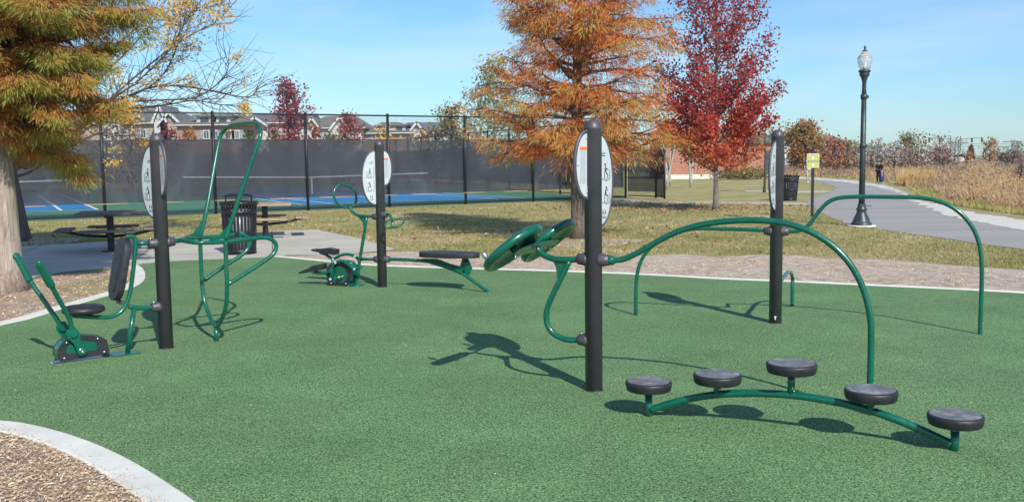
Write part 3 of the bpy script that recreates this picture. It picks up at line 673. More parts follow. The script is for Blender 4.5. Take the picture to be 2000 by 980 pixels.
# ---- station 1 : bench with levers, and dip/stretch loop
P1 = V((-3.21, 8.805, 0)); E = V((.75, .66, 0)).normalized(); EN = V((-E.y, E.x, 0))     # EN points away from the camera
s1 = thing('fitness_station', P1, 'left-hand black post with padded seat, long levers and tall green looped bars', 'exercise equipment', 'outdoor fitness stations on the green surface')
post(s1, P1, 1.985)
dsign(s1, P1, lateral(P1, -.62, True), .235, 1.21, 1.88, -sight(P1), True)
dsign(s1, P1, lateral(P1, .38, False), .18, 1.42, 1.90, -sight(P1), False)
def H1(x, y, b=0): return hit(x, y, P1 - EN * b, EN)      # b towards the camera
zt = H1(345, 471).z; HW = .28
o = M().tube([P1 + E * .08 + V((0, 0, zt)), H1(352, 469)], .023, 16).build('main_arm', green, s1); collar(o, P1, E, zt)
jn = H1(352, 469)
nb1 = [jn, H1(364, 471, HW * .4), H1(390, 474, HW), H1(440, 472, HW), H1(490, 466, HW), H1(522, 464, HW), H1(538, 474, HW), H1(538, 489, HW), H1(526, 503, HW), H1(490, 527, HW), H1(444, 556, HW)]
M().tube(smooth(nb1, 7, relax=5), .0205, 16).build('dip_bar', green, s1)
fb1 = [jn, H1(362, 465, -HW * .4), H1(395, 464, -HW), H1(440, 461, -HW), H1(466, 457, -HW), H1(482, 462, -HW), H1(487, 474, -HW), H1(482, 489, -HW), H1(462, 505, -HW), H1(430, 525, -HW), H1(399, 547, -HW)]
M().tube(smooth(fb1, 7, relax=5), .0205, 16).build('dip_bar', green, s1)
a0 = (H1(440, 470, HW) - P1).dot(E)
Q0 = P1 + E * a0; fz = (H1(440, 470, HW)).z
fpos = Q0.copy(); fpos = g(427, 664)
# lower U in the upright cross plane
def HX(x, y, ax=0): return hit(x, y, Q0 + E * ax, E)
lower = [H1(440, 470, HW), H1(441, 520, HW), H1(444, 555, HW), H1(443, 590, HW * .95), H1(439, 615, HW * .7), H1(430, 638, .0)]
lowfar = [H1(430, 638, .0), H1(415, 627, -HW * .5), H1(404, 600, -HW * .85), H1(399, 560, -HW), H1(397, 520, -HW), H1(396, 466, -HW)]
# bring every point into the cross plane, keeping its height
def flat(p, w_): q = Q0 - EN * w_; return V((q.x, q.y, p.z))
zs = [p.z for p in lower]; wz = [HW, HW, HW, HW * .90, HW * .62, 0]
U = [flat(p, w_) for p, w_ in zip(lower, wz)] + [flat(p, -w_) for p, w_ in list(zip(lower, wz))[::-1][1:]]
M().tube(smooth(U, 7, relax=4), .0205, 16).build('lower_loop', green, s1)
bot = flat(lower[-1], 0); M().tube([V((bot.x, bot.y, 0)), bot], .022, 14).build('foot_tube', green, s1)
def HT(x, y, lean): # plane through the bars, leaning away from the post as it rises
    n = (E - V((0, 0, 1)) * lean).normalized(); return hit(x, y, V((Q0.x, Q0.y, fz)), n)
ln_ = .32
up = [flat(lower[0], HW), HT(462, 402, ln_), HT(485, 335, ln_), HT(503, 284, ln_), HT(509, 262, ln_), HT(506, 246, ln_), HT(492, 241, ln_), HT(468, 243, ln_), HT(448, 247, ln_), HT(433, 260, ln_), HT(426, 285, ln_), HT(416, 340, ln_), HT(404, 408, ln_), flat(lower[0], -HW)]
M().tube(smooth(up, 7, relax=3), .0205, 16).build('upper_loop', green, s1)
for sg in (1, -1):
    base = Q0 - EN * HW * sg + V((0, 0, fz)); m = M()
    tt = (up[1] - up[0]).normalized() if sg == 1 else (up[-2] - up[-1]).normalized()
    p0 = base - E * .22; p1 = base - E * .08 + tt * .05; p2 = base + tt * .20; p3 = base + tt * .02
    m.add([q + EN * e for e in (-.004, .004) for q in (p0, p1, p2, p3)], [[0, 1, 2, 3], [7, 6, 5, 4], [0, 4, 5, 1], [1, 5, 6, 2], [2, 6, 7, 3], [3, 7, 4, 0]]); m.build('gusset_plate', green, s1)
# seat side
zs1 = H1(303, 475).z; zs2 = H1(305, 599).z
o = M().tube([P1 - E * .08 + V((0, 0, zs1)), H1(266, 475)], .021, 14).build('upper_arm', green, s1); collar(o, P1, -E, zs1)
o = M().tube(smooth([P1 - E * .08 + V((0, 0, zs2)), H1(285, 601), H1(265, 601), H1(252, 598)], 5), .022, 14).build('lower_arm', green, s1); collar(o, P1, -E, zs2)
lf = H1(248, 692); lf.z = 0
M().tube([H1(262, 601), lf], .022, 14).build('support_leg', green, s1)
for b in (.072, -.072):
    fr = [H1(247, 462, b), H1(260, 462, b), H1(265, 474, b), H1(262, 510, b), H1(256, 560, b), H1(248, 590, b), H1(237, 608, b), H1(218, 618, b), H1(190, 619, b), H1(140, 616, b)]
    M().tube(smooth(fr, 6, relax=3), .019, 14).build('seat_frame', green, s1)
bt, bb = H1(247, 464), H1(227, 587); ax = (bt - bb).normalized(); Lb = (bt - bb).length
nf = ax.cross(EN).normalized(); nf = nf if nf.dot(E) < 0 else -nf
cb = (bt + bb) / 2 + nf * .015; hw = .135
stad = [(Lb / 2 - hw + hw * math.cos(a), hw * math.sin(a)) for a in np.linspace(-PI / 2, PI / 2, 14)] + [(-Lb / 2 + hw + hw * math.cos(a), hw * math.sin(a)) for a in np.linspace(PI / 2, 3 * PI / 2, 14)]
m = M(); m.prism(stad, cb, ax, EN, .055, smooth_side=True); bk = m.build('backrest', rubber_black, s1, bevel=.018)
st2 = [(a * .72, b * .30) for a, b in stad]; M().prism(st2, cb + nf * .030, ax, EN, .010).build('backrest_ridge', rubber_black, bk, bevel=.004)
sc = H1(163, 604); m = M(); m.lathe([(.02, -.03), (.15, -.03), (.172, -.018), (.176, .0), (.172, .018), (.155, .03), (.08, .034), (.001, .034)], sc, 36); m.build('seat', rubber_black, s1)
m = M(); m.tube([H1(236, 590) + EN * .07, H1(236, 590) - EN * .07], .02, 10); m.build('pad_bracket', black, s1)
# crank housing
hb = .085; n0 = -EN
hs = [((H1(x, y, hb) - P1).dot(-E), (H1(x, y, hb)).z) for x, y in ((214, 690), (209, 664), (198, 657), (160, 654), (140, 657), (124, 667), (114, 680), (112, 695), (119, 706))]
hs = [(a, max(z, .02)) for a, z in hs]
m = M(); m.prism(hs, P1 - EN * .02, -E, (0, 0, 1), .12); hsg = m.build('crank_housing', green, s1, bevel=.012)
cx_ = sum(a for a, b in hs) / len(hs); cz_ = sum(b for a, b in hs) / len(hs)
for sd in (1, -1):
    inner = [(cx_ + (a - cx_) * .62, cz_ + (b - cz_) * .52) for a, b in hs]; o0 = P1 - EN * (.02 + sd * .064); q = len(hs)
    vs_ = [o0 - E * a + V((0, 0, b)) + EN * e for e in (-.005, .005) for (a, b) in hs] + [o0 - E * a + V((0, 0, b)) + EN * e for e in (-.005, .005) for (a, b) in inner]
    fs_ = []
    for i in range(q):
        j = (i + 1) % q; fs_ += [[i, j, 2 * q + j, 2 * q + i], [q + i, 3 * q + i, 3 * q + j, q + j], [i, q + i, q + j, j], [2 * q + i, 2 * q + j, 3 * q + j, 3 * q + i]]
    m = M(); m.add(vs_, fs_); m.build('guard_ring', rubber_black, hsg)
    for i in (0, 2, 5, 8):
        a = cx_ + (hs[i][0] - cx_) * .82; b = cz_ + (hs[i][1] - cz_) * .78
        M().lathe([(.011, 0), (.011, .006), (.003, .010)], o0 - E * a + V((0, 0, b)) - EN * sd * .006, 8, (-EN * sd).to_track_quat('Z', 'Y').to_matrix()).build('housing_bolt', steel, hsg)
piv = H1(160, 686, .11)
for (b0, top, mid_, low, fk, lab) in ((.125, ((72, 510), (80, 522)), (99, 556), (136, 622), (141, 650), 1), (-.10, ((27, 496), (36, 505)), (57, 546), (95, 600), (121, 638), -1)):
    pv = piv.copy() if lab == 1 else piv + EN * .21
    fkp = H1(fk[0], fk[1], b0); lo_ = H1(low[0], low[1], b0 * 1.15); m1 = H1(mid_[0], mid_[1], b0 * 2.0); t1 = H1(top[0][0], top[0][1], b0 * 2.35); t0_ = H1(top[1][0], top[1][1], b0 * 2.25)
    lv = M().tube(smooth([fkp, lo_, m1.lerp(lo_, .45), m1], 7, relax=8), .0205, 16).build('lever', green, s1)
    hp_ = smooth([m1 + (lo_ - m1) * .08, m1, m1.lerp(t0_, .5), t0_, t1], 6, relax=4); k_ = len(hp_)
    M().tube(hp_, [.0205 + .019 * min(1, i / 5) - (.012 if i > k_ - 3 else 0) for i in range(k_)], 18, flat=.72).build('lever_paddle', green, lv)
    ax_ = (fkp - pv).normalized(); sd_ = EN.cross(ax_).normalized(); ln_f = (fkp - pv).length
    # fork plates either side of the lever foot
    shape = [(-.035, .0), (-.028, -.028), (0, -.038), (.028, -.028), (.035, 0), (.030, ln_f * .5), (.052, ln_f * .85), (.045, ln_f + .03), (.018, ln_f + .045), (-.018, ln_f + .045), (-.045, ln_f + .03), (-.052, ln_f * .85), (-.030, ln_f * .5)]
    fo_ = M().prism(shape, pv - EN * lab * .004, sd_, ax_, .014).build('crank_arm', green, lv, bevel=.003)
    M().tube([fkp - EN * .035, fkp + EN * .035], .034, 18).build('lever_socket', green, lv)
    m = M(); m.lathe([(.040, -.012), (.040, .012), (.034, .02), (.001, .022)], pv, 20, (-EN * lab).to_track_quat('Z', 'Y').to_matrix()); m.build('pivot_cap', green, lv)
    m = M(); m.lathe([(.017, 0), (.017, .012), (.01, .016)], pv - EN * lab * .022, 8, (-EN * lab).to_track_quat('Z', 'Y').to_matrix()); m.build('pivot_bolt', steel, lv)
bp = M(); bpl = [(-.12, -.11), (.12, -.11), (.12, .11), (-.12, .11)]; bp.prism(bpl, lf + E * -.03 + V((0, 0, .022)), E, EN, .010); bp.build('base_plate', green, s1)
bp = M(); bp.box(P1 - E * (cx_ + .0) + V((0, 0, .020)), (max(a for a, b in hs) - min(a for a, b in hs) - .02, .17, .008), Matrix.Rotation(math.atan2(E.y, E.x), 3, 'Z')); bp.build('base_plate', steel, s1)

# ---- balance pods
f1p, f5p = g(1267, 816), g(1864, 884); pd = (f5p - f1p).normalized(); pn = V((-pd.y, pd.x, 0))
def HP(x, y): return hit(x, y, f1p, pn)
bpod = thing('balance_steps', (f1p + f5p) / 2, 'low curved green beam on the surface carrying five round black stepping discs', 'exercise equipment')
bm_ = [HP(1270, 800), HP(1310, 787), HP(1360, 775), HP(1420, 768), HP(1480, 767), HP(1540, 770), HP(1600, 778), HP(1660, 790), HP(1720, 807), HP(1780, 830), HP(1830, 853), HP(1858, 866)]
bmo = M().tube(smooth(bm_, 6, relax=10), .0245, 18).build('beam', green, bpod)
for (f, tz) in ((f1p, HP(1267, 770).z), (f5p, HP(1864, 840).z)):
    M().tube([f, V((f.x, f.y, tz))], .024, 18).build('leg', green, bpod)
for (x, yc, yb, lab) in ((1267, 749, 785, 0), (1401, 735, 765, 1), (1546, 714, 768, 2), (1701, 766, 800, 3), (1866, 815, 850, 4)):
    c = HP(x, yc + 2)
    prof = [(.03, -.036), (.140, -.034), (.146, -.028), (.153, .008), (.1525, .018), (.147, .025), (.138, .0275), (.135, .018), (.001, .018)]
    m = M(); m.lathe(prof, c, 44); m.lathe([(.138, .0275), (.134, .0262), (.06, .026), (.001, .026)], c, 44, mi=1)
    p = m.build('step_disc', [rubber_black, dusty], bpod)
    if lab in (1, 2, 3):
        bz = HP(x, yb); M().tube([V((c.x, c.y, c.z - .03)), V((c.x, c.y, bz.z - .01))], .023, 16).build('stem', green, p)
        m = M(); m.lathe([(.007, 0), (.006, .008)], V((c.x, c.y, bz.z + .02)) - pn * .024 + pd * .02, 8); m.build('set_screw', steel, p)

# ================================================================ STREET FURNITURE
def litter_bin(label, lid=True):
    t = thing('litter_bin', (0, 0, 0), label, 'trash can')
    m = M(); n = 30
    for i in range(n):
        a = 2 * PI * i / n; c, s = math.cos(a), math.sin(a); rt = V((-s, c, 0)) * .019
        pr = [(.285, .06), (.300, .30), (.318, .78), (.325, .90), (.350, .965)]
        for (r0, z0), (r1, z1) in zip(pr[:-1], pr[1:]):
            q0 = V((c * r0, s * r0, z0)); q1 = V((c * r1, s * r1, z1)); dn = V((c, s, 0)) * .004
            m.add([q0 - rt + dn, q0 + rt + dn, q1 + rt + dn, q1 - rt + dn, q0 - rt - dn, q0 + rt - dn, q1 + rt - dn, q1 - rt - dn], [[0, 1, 2, 3], [5, 4, 7, 6], [0, 4, 5, 1], [1, 5, 6, 2], [2, 6, 7, 3], [3, 7, 4, 0]])
    m.build('slat', fence_mat, t)['kind'] = 'stuff' if False else 'part'
    for (z, r) in ((.07, .288), (.42, .305), (.80, .319), (.965, .35)):
        m = M(); m.lathe([(r - .012, z - .03), (r + .008, z - .03), (r + .008, z + .03), (r - .012, z + .03), (r - .012, z - .03)], (0, 0, 0), 36); m.build('hoop', fence_mat, t)
    m = M(); m.lathe([(.235, .05), (.262, .88), (.255, .88), (.23, .07), (.001, .07)], (0, 0, 0), 30); m.build('liner', liner, t)
    m = M(); m.lathe([(.30, .0), (.30, .03), (.20, .05)], (0, 0, 0), 30); m.build('base', fence_mat, t)
    if lid:
        m = M(); m.lathe([(.335, .985), (.29, 1.0), (.20, 1.005), (.20, .99), (.33, .975)], (0, 0, 0), 36); m.build('lid_ring', fence_mat, t)
        m = M(); m.lathe([(.285, 1.09), (.27, 1.115), (.20, 1.145), (.10, 1.16), (.001, 1.163)], (0, 0, 0), 32); d_ = m.build('rain_hood', fence_mat, t)
        m = M()
        for a in (0, PI / 2, PI, 1.5 * PI): m.tube([V((.24 * math.cos(a), .24 * math.sin(a), .98)), V((.23 * math.cos(a), .23 * math.sin(a), 1.12))], .012, 8)
        m.build('hood_bracket', fence_mat, d_)
    return t
liner = mat('grey_bin_liner', (.23, .24, .26), .35)
b1 = litter_bin('large slatted black litter bin with domed lid at the edge of the plaza'); b1['group'] = 'slatted litter bins'
for ch in [k for k in bpy.data.objects if k.parent == b1]:
    if 'kind' in ch: del ch['kind']
b2 = copy_tree(b1); b2['label'] = 'lidless slatted black litter bin on the lawn, just right of the right-hand fitness post'
b1.location = g(470, 496); b1.rotation_euler.z = .1
b2.location = g(1541, 392); b2.rotation_euler = (R(1), R(4), 1.0)
for ch in [k for k in bpy.data.objects if k.parent == b2]:
    if ch.name.startswith(('rain_hood', 'lid_ring')):
        for c2 in [k for k in bpy.data.objects if k.parent == ch]: bpy.data.objects.remove(c2)
        bpy.data.objects.remove(ch)

def picnic(label, top_m):
    t = thing('picnic_table', (0, 0, 0), label, 'picnic table', 'pedestal picnic tables on the plaza')
    o = M().box((0, 0, .37), (.13, .13, .72)).build('pedestal', fence_mat, t, bevel=.01)
    M().box((0, 0, .02), (.34, .34, .03)).build('base_plate', fence_mat, o)
    m = M()
    for k in range(8): m.box((0, -.525 + k * .15, .765), (1.17, .143, .045))
    tp = m.build('tabletop', top_m, t, bevel=.006)
    M().box((0, 0, .73), (1.02, .07, .025)).box((0, .0, .728), (.07, 1.02, .03)).build('top_frame', fence_mat, tp)
    for k in range(4):
        rt = Matrix.Rotation(k * PI / 2, 3, 'Z'); m = M()
        for e in (-.075, .075): m.box(rt @ V((0, .83 + e, .455)), (.98, .143, .042), rt)
        st = m.build('seat', top_m, t, bevel=.005)
        m = M(); m.tube([rt @ V((0, .05, .30)), rt @ V((0, .45, .33)), rt @ V((0, .83, .42))], .03, 8); m.box(rt @ V((0, .83, .425)), (.7, .06, .02), rt); m.build('seat_arm', fence_mat, st)
    return t
t1 = picnic('dark brown pedestal picnic table in the shade left of the seated lever machine', plank_m)
t1.location = g(218, 491); t1.rotation_euler.z = R(18)
t2 = picnic('sunlit tan pedestal picnic table behind the large litter bin', plank_tan)
t2.location = g(519, 463); t2.rotation_euler.z = R(14)

# lamp post
iron = mat('weathered_green_black_iron', (.035, .055, .055), .42, .3)
_n = noise(iron, 6, 5); col(iron, ramp(iron, _n, [(.3, (.028, .042, .045)), (.75, (.06, .085, .088))]))
glass = mat('ribbed_acorn_glass', (.75, .78, .78), .12); bsdf(glass).inputs['Transmission Weight'].default_value = .6; bsdf(glass).inputs['IOR'].default_value = 1.25; bsdf(glass).inputs['Alpha'].default_value = .85
lp = g(1682, 442); lmp = thing('street_lamp', lp, 'tall dark fluted lamp post with a clear acorn globe beside the curved path', 'street lamp')
m = M(); m.lathe([(.25, 0), (.25, .05), (.235, .09), (.20, .12), (.19, .17), (.15, .26), (.115, .33), (.11, .38), (.125, .40), (.125, .43), (.10, .46), (.085, .56)], lp, 32); m.build('lamp_base', iron, lmp)
m = M(); m.lathe([(.072, .55), (.066, 1.6), (.058, 3.15)], lp, 32, flute=.10); m.build('shaft', iron, lmp)
for z in (1.95, 3.12): M().lathe([(.062, z - .06), (.078, z - .05), (.080, z + .05), (.062, z + .06)], lp, 24).box((lp.x + .085, lp.y, lp.z + z), (.05, .05, .06)).build('shaft_band', iron, lmp)
m = M(); m.lathe([(.058, 3.15), (.05, 3.3), (.048, 3.42), (.055, 3.5), (.08, 3.58), (.115, 3.63), (.12, 3.67), (.11, 3.69), (.14, 3.71), (.14, 3.75)], lp, 28); m.build('lamp_neck', iron, lmp)
m = M(); m.lathe([(.10, 3.75), (.135, 3.83), (.165, 3.95), (.172, 4.02), (.155, 4.07), (.13, 4.11), (.10, 4.13), (.085, 4.17), (.05, 4.20)], lp, 36, flute=.03); gl = m.build('globe', glass, lmp)
m = M(); m.lathe([(.06, 4.19), (.055, 4.22), (.02, 4.24), (.028, 4.27), (.03, 4.29), (.012, 4.32), (.002, 4.35)], lp, 16); m.build('finial', iron, lmp)
M().tube([lp + V((0, 0, 3.75)), lp + V((0, 0, 3.95))], .04, 12).build('bulb', tape, gl)
M().lathe([(.34, 0), (.34, .03), (.30, .035)], lp, 24).build('footing', conc, lmp)
M().tube([lp + V((.07, 0, .50)), lp + V((.22, -.05, .50))], .008, 6).build('side_peg', iron, lmp)

# trail sign
sp = g(1586, 424); sg = thing('trail_sign', sp, 'small yellow green trail rule sign on a dark post at the edge of the path', 'sign')
M().box(sp + V((0, 0, 1.0)), (.07, .05, 2.0)).build('sign_post', fence_mat, sg)
ygreen = mat('yellow_green_sign', (.42, .46, .12), .5); redp = mat('faded_red_print', (.62, .22, .15), .5); tanp = mat('tan_sign_header', (.65, .56, .42), .5)
pc_ = at(1588, 314, sp.y - .04); w2 = .175; h2 = .20
def rrect(w_, h_, r_): return [(sx * (w_ - r_) + r_ * math.cos(a), sy * (h_ - r_) + r_ * math.sin(a)) for sx, sy, a0_ in ((1, 1, 0), (-1, 1, PI / 2), (-1, -1, PI), (1, -1, 1.5 * PI)) for a in np.linspace(a0_, a0_ + PI / 2, 5)]
X = V((1, 0, 0)); Z = V((0, 0, 1)); oy = V((0, -.001, 0))
pn_ = M().prism(rrect(w2, h2, .025), pc_, X, Z, .006).build('sign_panel', white, sg)
M().prism(rrect(w2 - .008, h2 - .008, .02), pc_ + V((0, -.0045, 0)), X, Z, .002).build('panel_face', ygreen, pn_)
m = M(); m.prism([(-.155, .148), (.155, .148), (.155, .186), (-.155, .186)], pc_ + V((0, -.0065, 0)), X, Z, .002); m.build('header_band', tanp, pn_)
m = M()
for i in range(9): m.prism([(-.14 + i * .032, .155), (-.118 + i * .032, .155), (-.118 + i * .032, .18), (-.14 + i * .032, .18)], pc_ + V((0, -.0085, 0)), X, Z, .002)
m.build('header_print', redp, pn_)
m = M(); m.prism([(-.15, -.035), (.15, -.035), (.15, -.0), (-.15, -.0)], pc_ + V((0, -.0065, 0)), X, Z, .002); m.build('middle_band', ink, pn_)
m = M()
for i in range(8): m.prism([(-.12 + i * .031, -.025), (-.10 + i * .031, -.025), (-.10 + i * .031, -.01), (-.12 + i * .031, -.01)], pc_ + V((0, -.0085, 0)), X, Z, .002)
for zc_, s_ in ((.065, 1), (-.115, -1)):
    m.prism([(-.05, zc_), (.05, zc_), (0, zc_ + .05 * s_)][::s_], pc_ + V((0, -.0065, 0)), X, Z, .002); m.prism([(-.018, zc_ - .035), (.018, zc_ - .035), (.018, zc_ - .001), (-.018, zc_ - .001)] if s_ > 0 else [(-.018, zc_ + .001), (.018, zc_ + .001), (.018, zc_ + .035), (-.018, zc_ + .035)], pc_ + V((0, -.0065, 0)), X, Z, .002)
m.build('arrow_print', white, pn_)
# ================================================================ VEGETATION
def rhombs(name, C, U, W, hue, m, parent=None, origin=None, tri=False):
    og = np.array(ORG[parent.name] if parent else (origin or (0, 0, 0)))
    C = np.asarray(C) - og; n = len(C); k = 3 if tri else 4
    vs = np.stack([C - W, C + W, C + U], 1) if tri else np.stack([C - U, C + W, C + U, C - W], 1)
    me = bpy.data.meshes.new(name); me.vertices.add(n * k); me.loops.add(n * k); me.polygons.add(n)
    me.vertices.foreach_set('co', vs.reshape(-1).astype(np.float32)); me.loops.foreach_set('vertex_index', np.arange(n * k, dtype=np.int32))
    me.polygons.foreach_set('loop_start', np.arange(0, n * k, k, dtype=np.int32)); me.polygons.foreach_set('loop_total', np.full(n, k, dtype=np.int32))
    a = me.attributes.new('hue', 'FLOAT', 'FACE'); a.data.foreach_set('value', np.clip(hue, 0, 1).astype(np.float32)); me.update(); me.validate()
    return link_mesh(name, me, m, parent, origin)
def unit(a): return a / np.maximum(np.linalg.norm(a, axis=-1, keepdims=True), 1e-9)
def leafset(pts, size, hue, flat_=.0):         # randomly turned leaves around the given points
    n = len(pts); U = unit(rng.normal(size=(n, 3))); W = unit(np.cross(U, rng.normal(size=(n, 3)) * (1, 1, 1 - flat_)))
    s = size * rng.uniform(.6, 1.3, (n, 1)); return pts, U * s, W * s * .62, hue
def bez(p0, d, Lg, up, wob, n=6):
    pts = [V(p0)]; d = V(d).normalized(); st = Lg / n
    for i in range(n):
        d = (d + V((0, 0, up)) / n + V(rng.normal(size=3)) * wob).normalized(); pts.append(pts[-1] + d * st)
    return pts
def along(pts, t):
    f = t * (len(pts) - 1); i = min(int(f), len(pts) - 2); return pts[i].lerp(pts[i + 1], f - i), (pts[i + 1] - pts[i]).normalized()
def trunk(p, H, r, wob=.02, flare=1.45, lean=(0, 0)):
    n = 14; pts = []; rs = []
    for i in range(n + 1):
        s = (i / n) ** 1.25; z = H * s; pts.append(V((p.x + lean[0] * z + wob * math.sin(z * 1.7 + p.x), p.y + lean[1] * z + wob * math.cos(z * 1.3), p.z + z - (.03 if i == 0 else 0))))
        rs.append(max(r * (1 - s) ** .75 * (1 + (flare - 1) * math.exp(-z / .22)), .012))
    return pts, rs
def make_tree(name, label, p, H, prof, r, zlo, nb, rise, bark, leaf, per, size, hue, cat='tree', group=None, sub=5, sprd=.14, up=.25, wob=.12, kind='leaf', t0=.3, zhi=.97, dens=None, twig=.5, lean=(0, 0), seg=6, clip=False, limb=None):
    t = thing(name, p, label, cat, group); tp, tr = trunk(p, H, r, lean=lean); m = M(); m.tube(tp, tr, 14); mt_ = m
    if limb: m = M()
    P = []; HU = []; DR = []
    for i in range(nb):
        f = (i + .5) / nb; z = zlo + (H * zhi - zlo) * f ** 1.15; az = i * 2.39996 + rng.uniform(-.4, .4)
        j = min(range(len(tp)), key=lambda k: abs(tp[k].z - p.z - z)); base = V((p.x + lean[0] * z, p.y + lean[1] * z, p.z + z))
        rr = rise(f); Lg = prof(z) * rng.uniform(.78, 1.1) / max(math.cos(rr), .35)
        if Lg < .1: continue
        d = V((math.cos(az) * math.cos(rr), math.sin(az) * math.cos(rr), math.sin(rr)))
        b = bez(base, d, Lg, up, wob * .6, seg + 2); br = max(tr[j] * .42, .012)
        m.tube(b, [br * (1 - .85 * k / (len(b) - 1)) for k in range(len(b))], 5)
        for q in range(sub):
            tt = t0 + (1 - t0) * (q + rng.uniform(.2, .9)) / sub; s0, sd = along(b, min(tt, .99)); side = sd.cross(V((0, 0, 1))).normalized() * (1 if q % 2 else -1)
            if kind == 'leaf': dd = sd * .8 + side * rng.uniform(.1, .9) + V(rng.normal(size=3)) * .35 + V((0, 0, .35))
            else: dd = sd * .8 + side * rng.uniform(.4, 1.0) + V((0, 0, rng.uniform(-.25, .15)))
            sl_ = twig * Lg * (1.15 - tt * .75) * rng.uniform(.6, 1.1); sb = bez(s0, dd, sl_, up * .6, wob, 4)
            m.tube(sb, [max(br * .35, .006) * (1 - .7 * k / 4) for k in range(5)], 4, caps=False)
            nl = max(2, int(per * sl_ * (dens(z) if dens else 1)))
            ts = rng.uniform(.15, 1.05, nl)
            arr = np.array([along(sb, min(x, .999))[0] for x in ts]); P.append(arr); HU.append(np.full(nl, z / H)); DR.append(np.tile(np.array(dd.normalized()), (nl, 1)))
    mt_.build('trunk', bark, t)
    if limb: m.build('limbs', limb, t)
    P = np.concatenate(P); zr = np.concatenate(HU); DR = np.concatenate(DR)
    if clip: ok_ = P[:, 2] < p.z + H * 1.08 + rng.normal(size=len(P)) * .1; P, zr, DR = P[ok_], zr[ok_], DR[ok_]
    if kind == 'leaf':
        pts = P + rng.normal(size=P.shape) * sprd; h = hue(pts, zr, p) + rng.normal(size=len(pts)) * .13
        rhombs('crown', *leafset(pts, size, h), leaf, t)
    else:          # feathery conifer tufts: many narrow drooping sprays per tuft
        nt_ = len(P); k = kind; idx = np.repeat(np.arange(nt_), k); c = P[idx]; out = DR[idx]
        sc_ = rng.uniform(.7, 1.35, nt_)[idx][:, None]
        off = rng.normal(size=(nt_ * k, 3)) * (sprd, sprd, sprd * .55) * sc_; dr = unit(out * .55 + unit(off * (1, 1, .3)) * .6 + np.array((0, 0, -1)) * rng.uniform(.1, 1.3, (nt_ * k, 1)) + rng.normal(size=(nt_ * k, 3)) * .18)
        ln_ = size * rng.uniform(.5, 1.2, (nt_ * k, 1)) * sc_; st_ = c + off; cen = st_ + dr * ln_; wd_ = unit(np.cross(dr, rng.normal(size=(nt_ * k, 3)))) * size * .10
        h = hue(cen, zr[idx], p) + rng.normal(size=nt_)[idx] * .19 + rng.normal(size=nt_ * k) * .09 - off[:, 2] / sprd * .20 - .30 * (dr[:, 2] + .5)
        rhombs('crown', cen, dr * ln_, wd_, h, leaf, t)
    return t
def interp(xs, ys): return lambda z: float(np.interp(z, xs, ys))

# rust bald cypress in the middle
pc3 = g(1128, 466)
make_tree('bald_cypress', 'rust orange feathery conifer right behind the nearest black fitness post', pc3, 9.0, interp([1.5, 2.0, 3, 4, 5.2, 7, 9], [1.95, 2.2, 2.2, 2.0, 1.8, 1.1, .1]), .15, 1.75, 118,
          lambda f: R(4 + 26 * f), bark_mid, lf_cyp2, 4.9, .074, lambda c, z, p: .40 + .16 * (np.hypot(c[:, 0] - p.x, c[:, 1] - p.y) - 1.2), 'tree', 'autumn trees near the playground', sub=8, sprd=.105, up=-.10, wob=.24, kind=46, t0=.12, dens=lambda z: 1.0 if z < 6 else .6, twig=.42)
# shaggy bald cypress at the left edge
pcl = V((-7.0, 13.1, 0))
make_tree('bald_cypress', 'huge shaggy orange and green conifer filling the upper left corner, pale thick trunk', pcl, 9.5, interp([2.0, 2.6, 3.2, 4, 5, 7, 9.5], [1.3, 1.6, 1.82, 1.98, 2.0, 1.35, .1]), .27, 2.08, 175,
          lambda f: R(6 + 30 * f), bark_cyp, lf_cyp, 4.6, .056, lambda c, z, p: .50 + .22 * (np.hypot(c[:, 0] - p.x, c[:, 1] - p.y) - 1.2), 'tree', 'autumn trees near the playground', sub=8, sprd=.085, up=-.22, wob=.2, kind=210, t0=.12, dens=lambda z: 1.25 if z < 4.8 else .3, twig=.44, limb=bark_dark)
# red maple
pm = g(1397, 411)
make_tree('red_maple', 'crimson maple with slim grey trunk between the rust cypress and the lamp post', pm, 9.0, interp([1.2, 1.8, 2.8, 4.5, 6, 7.5, 9], [1.9, 2.25, 2.4, 2.15, 1.7, 1.0, .2]), .085, 1.15, 64,
          lambda f: R(16 + 40 * f), bark_grey, lf_red, 115, .056, lambda c, z, p: .86 - .60 * np.clip((c[:, 2] - 1.3) / 3.2, 0, 1) + .15 * np.sin(c[:, 0] * 3) * np.cos(c[:, 2] * 2.2), 'tree', 'autumn trees near the playground', sub=8, sprd=.13, up=.42, wob=.09, t0=.15, dens=lambda z: 1.5 if z < 2.6 else (.8 if z < 3.6 else .42), twig=.42)
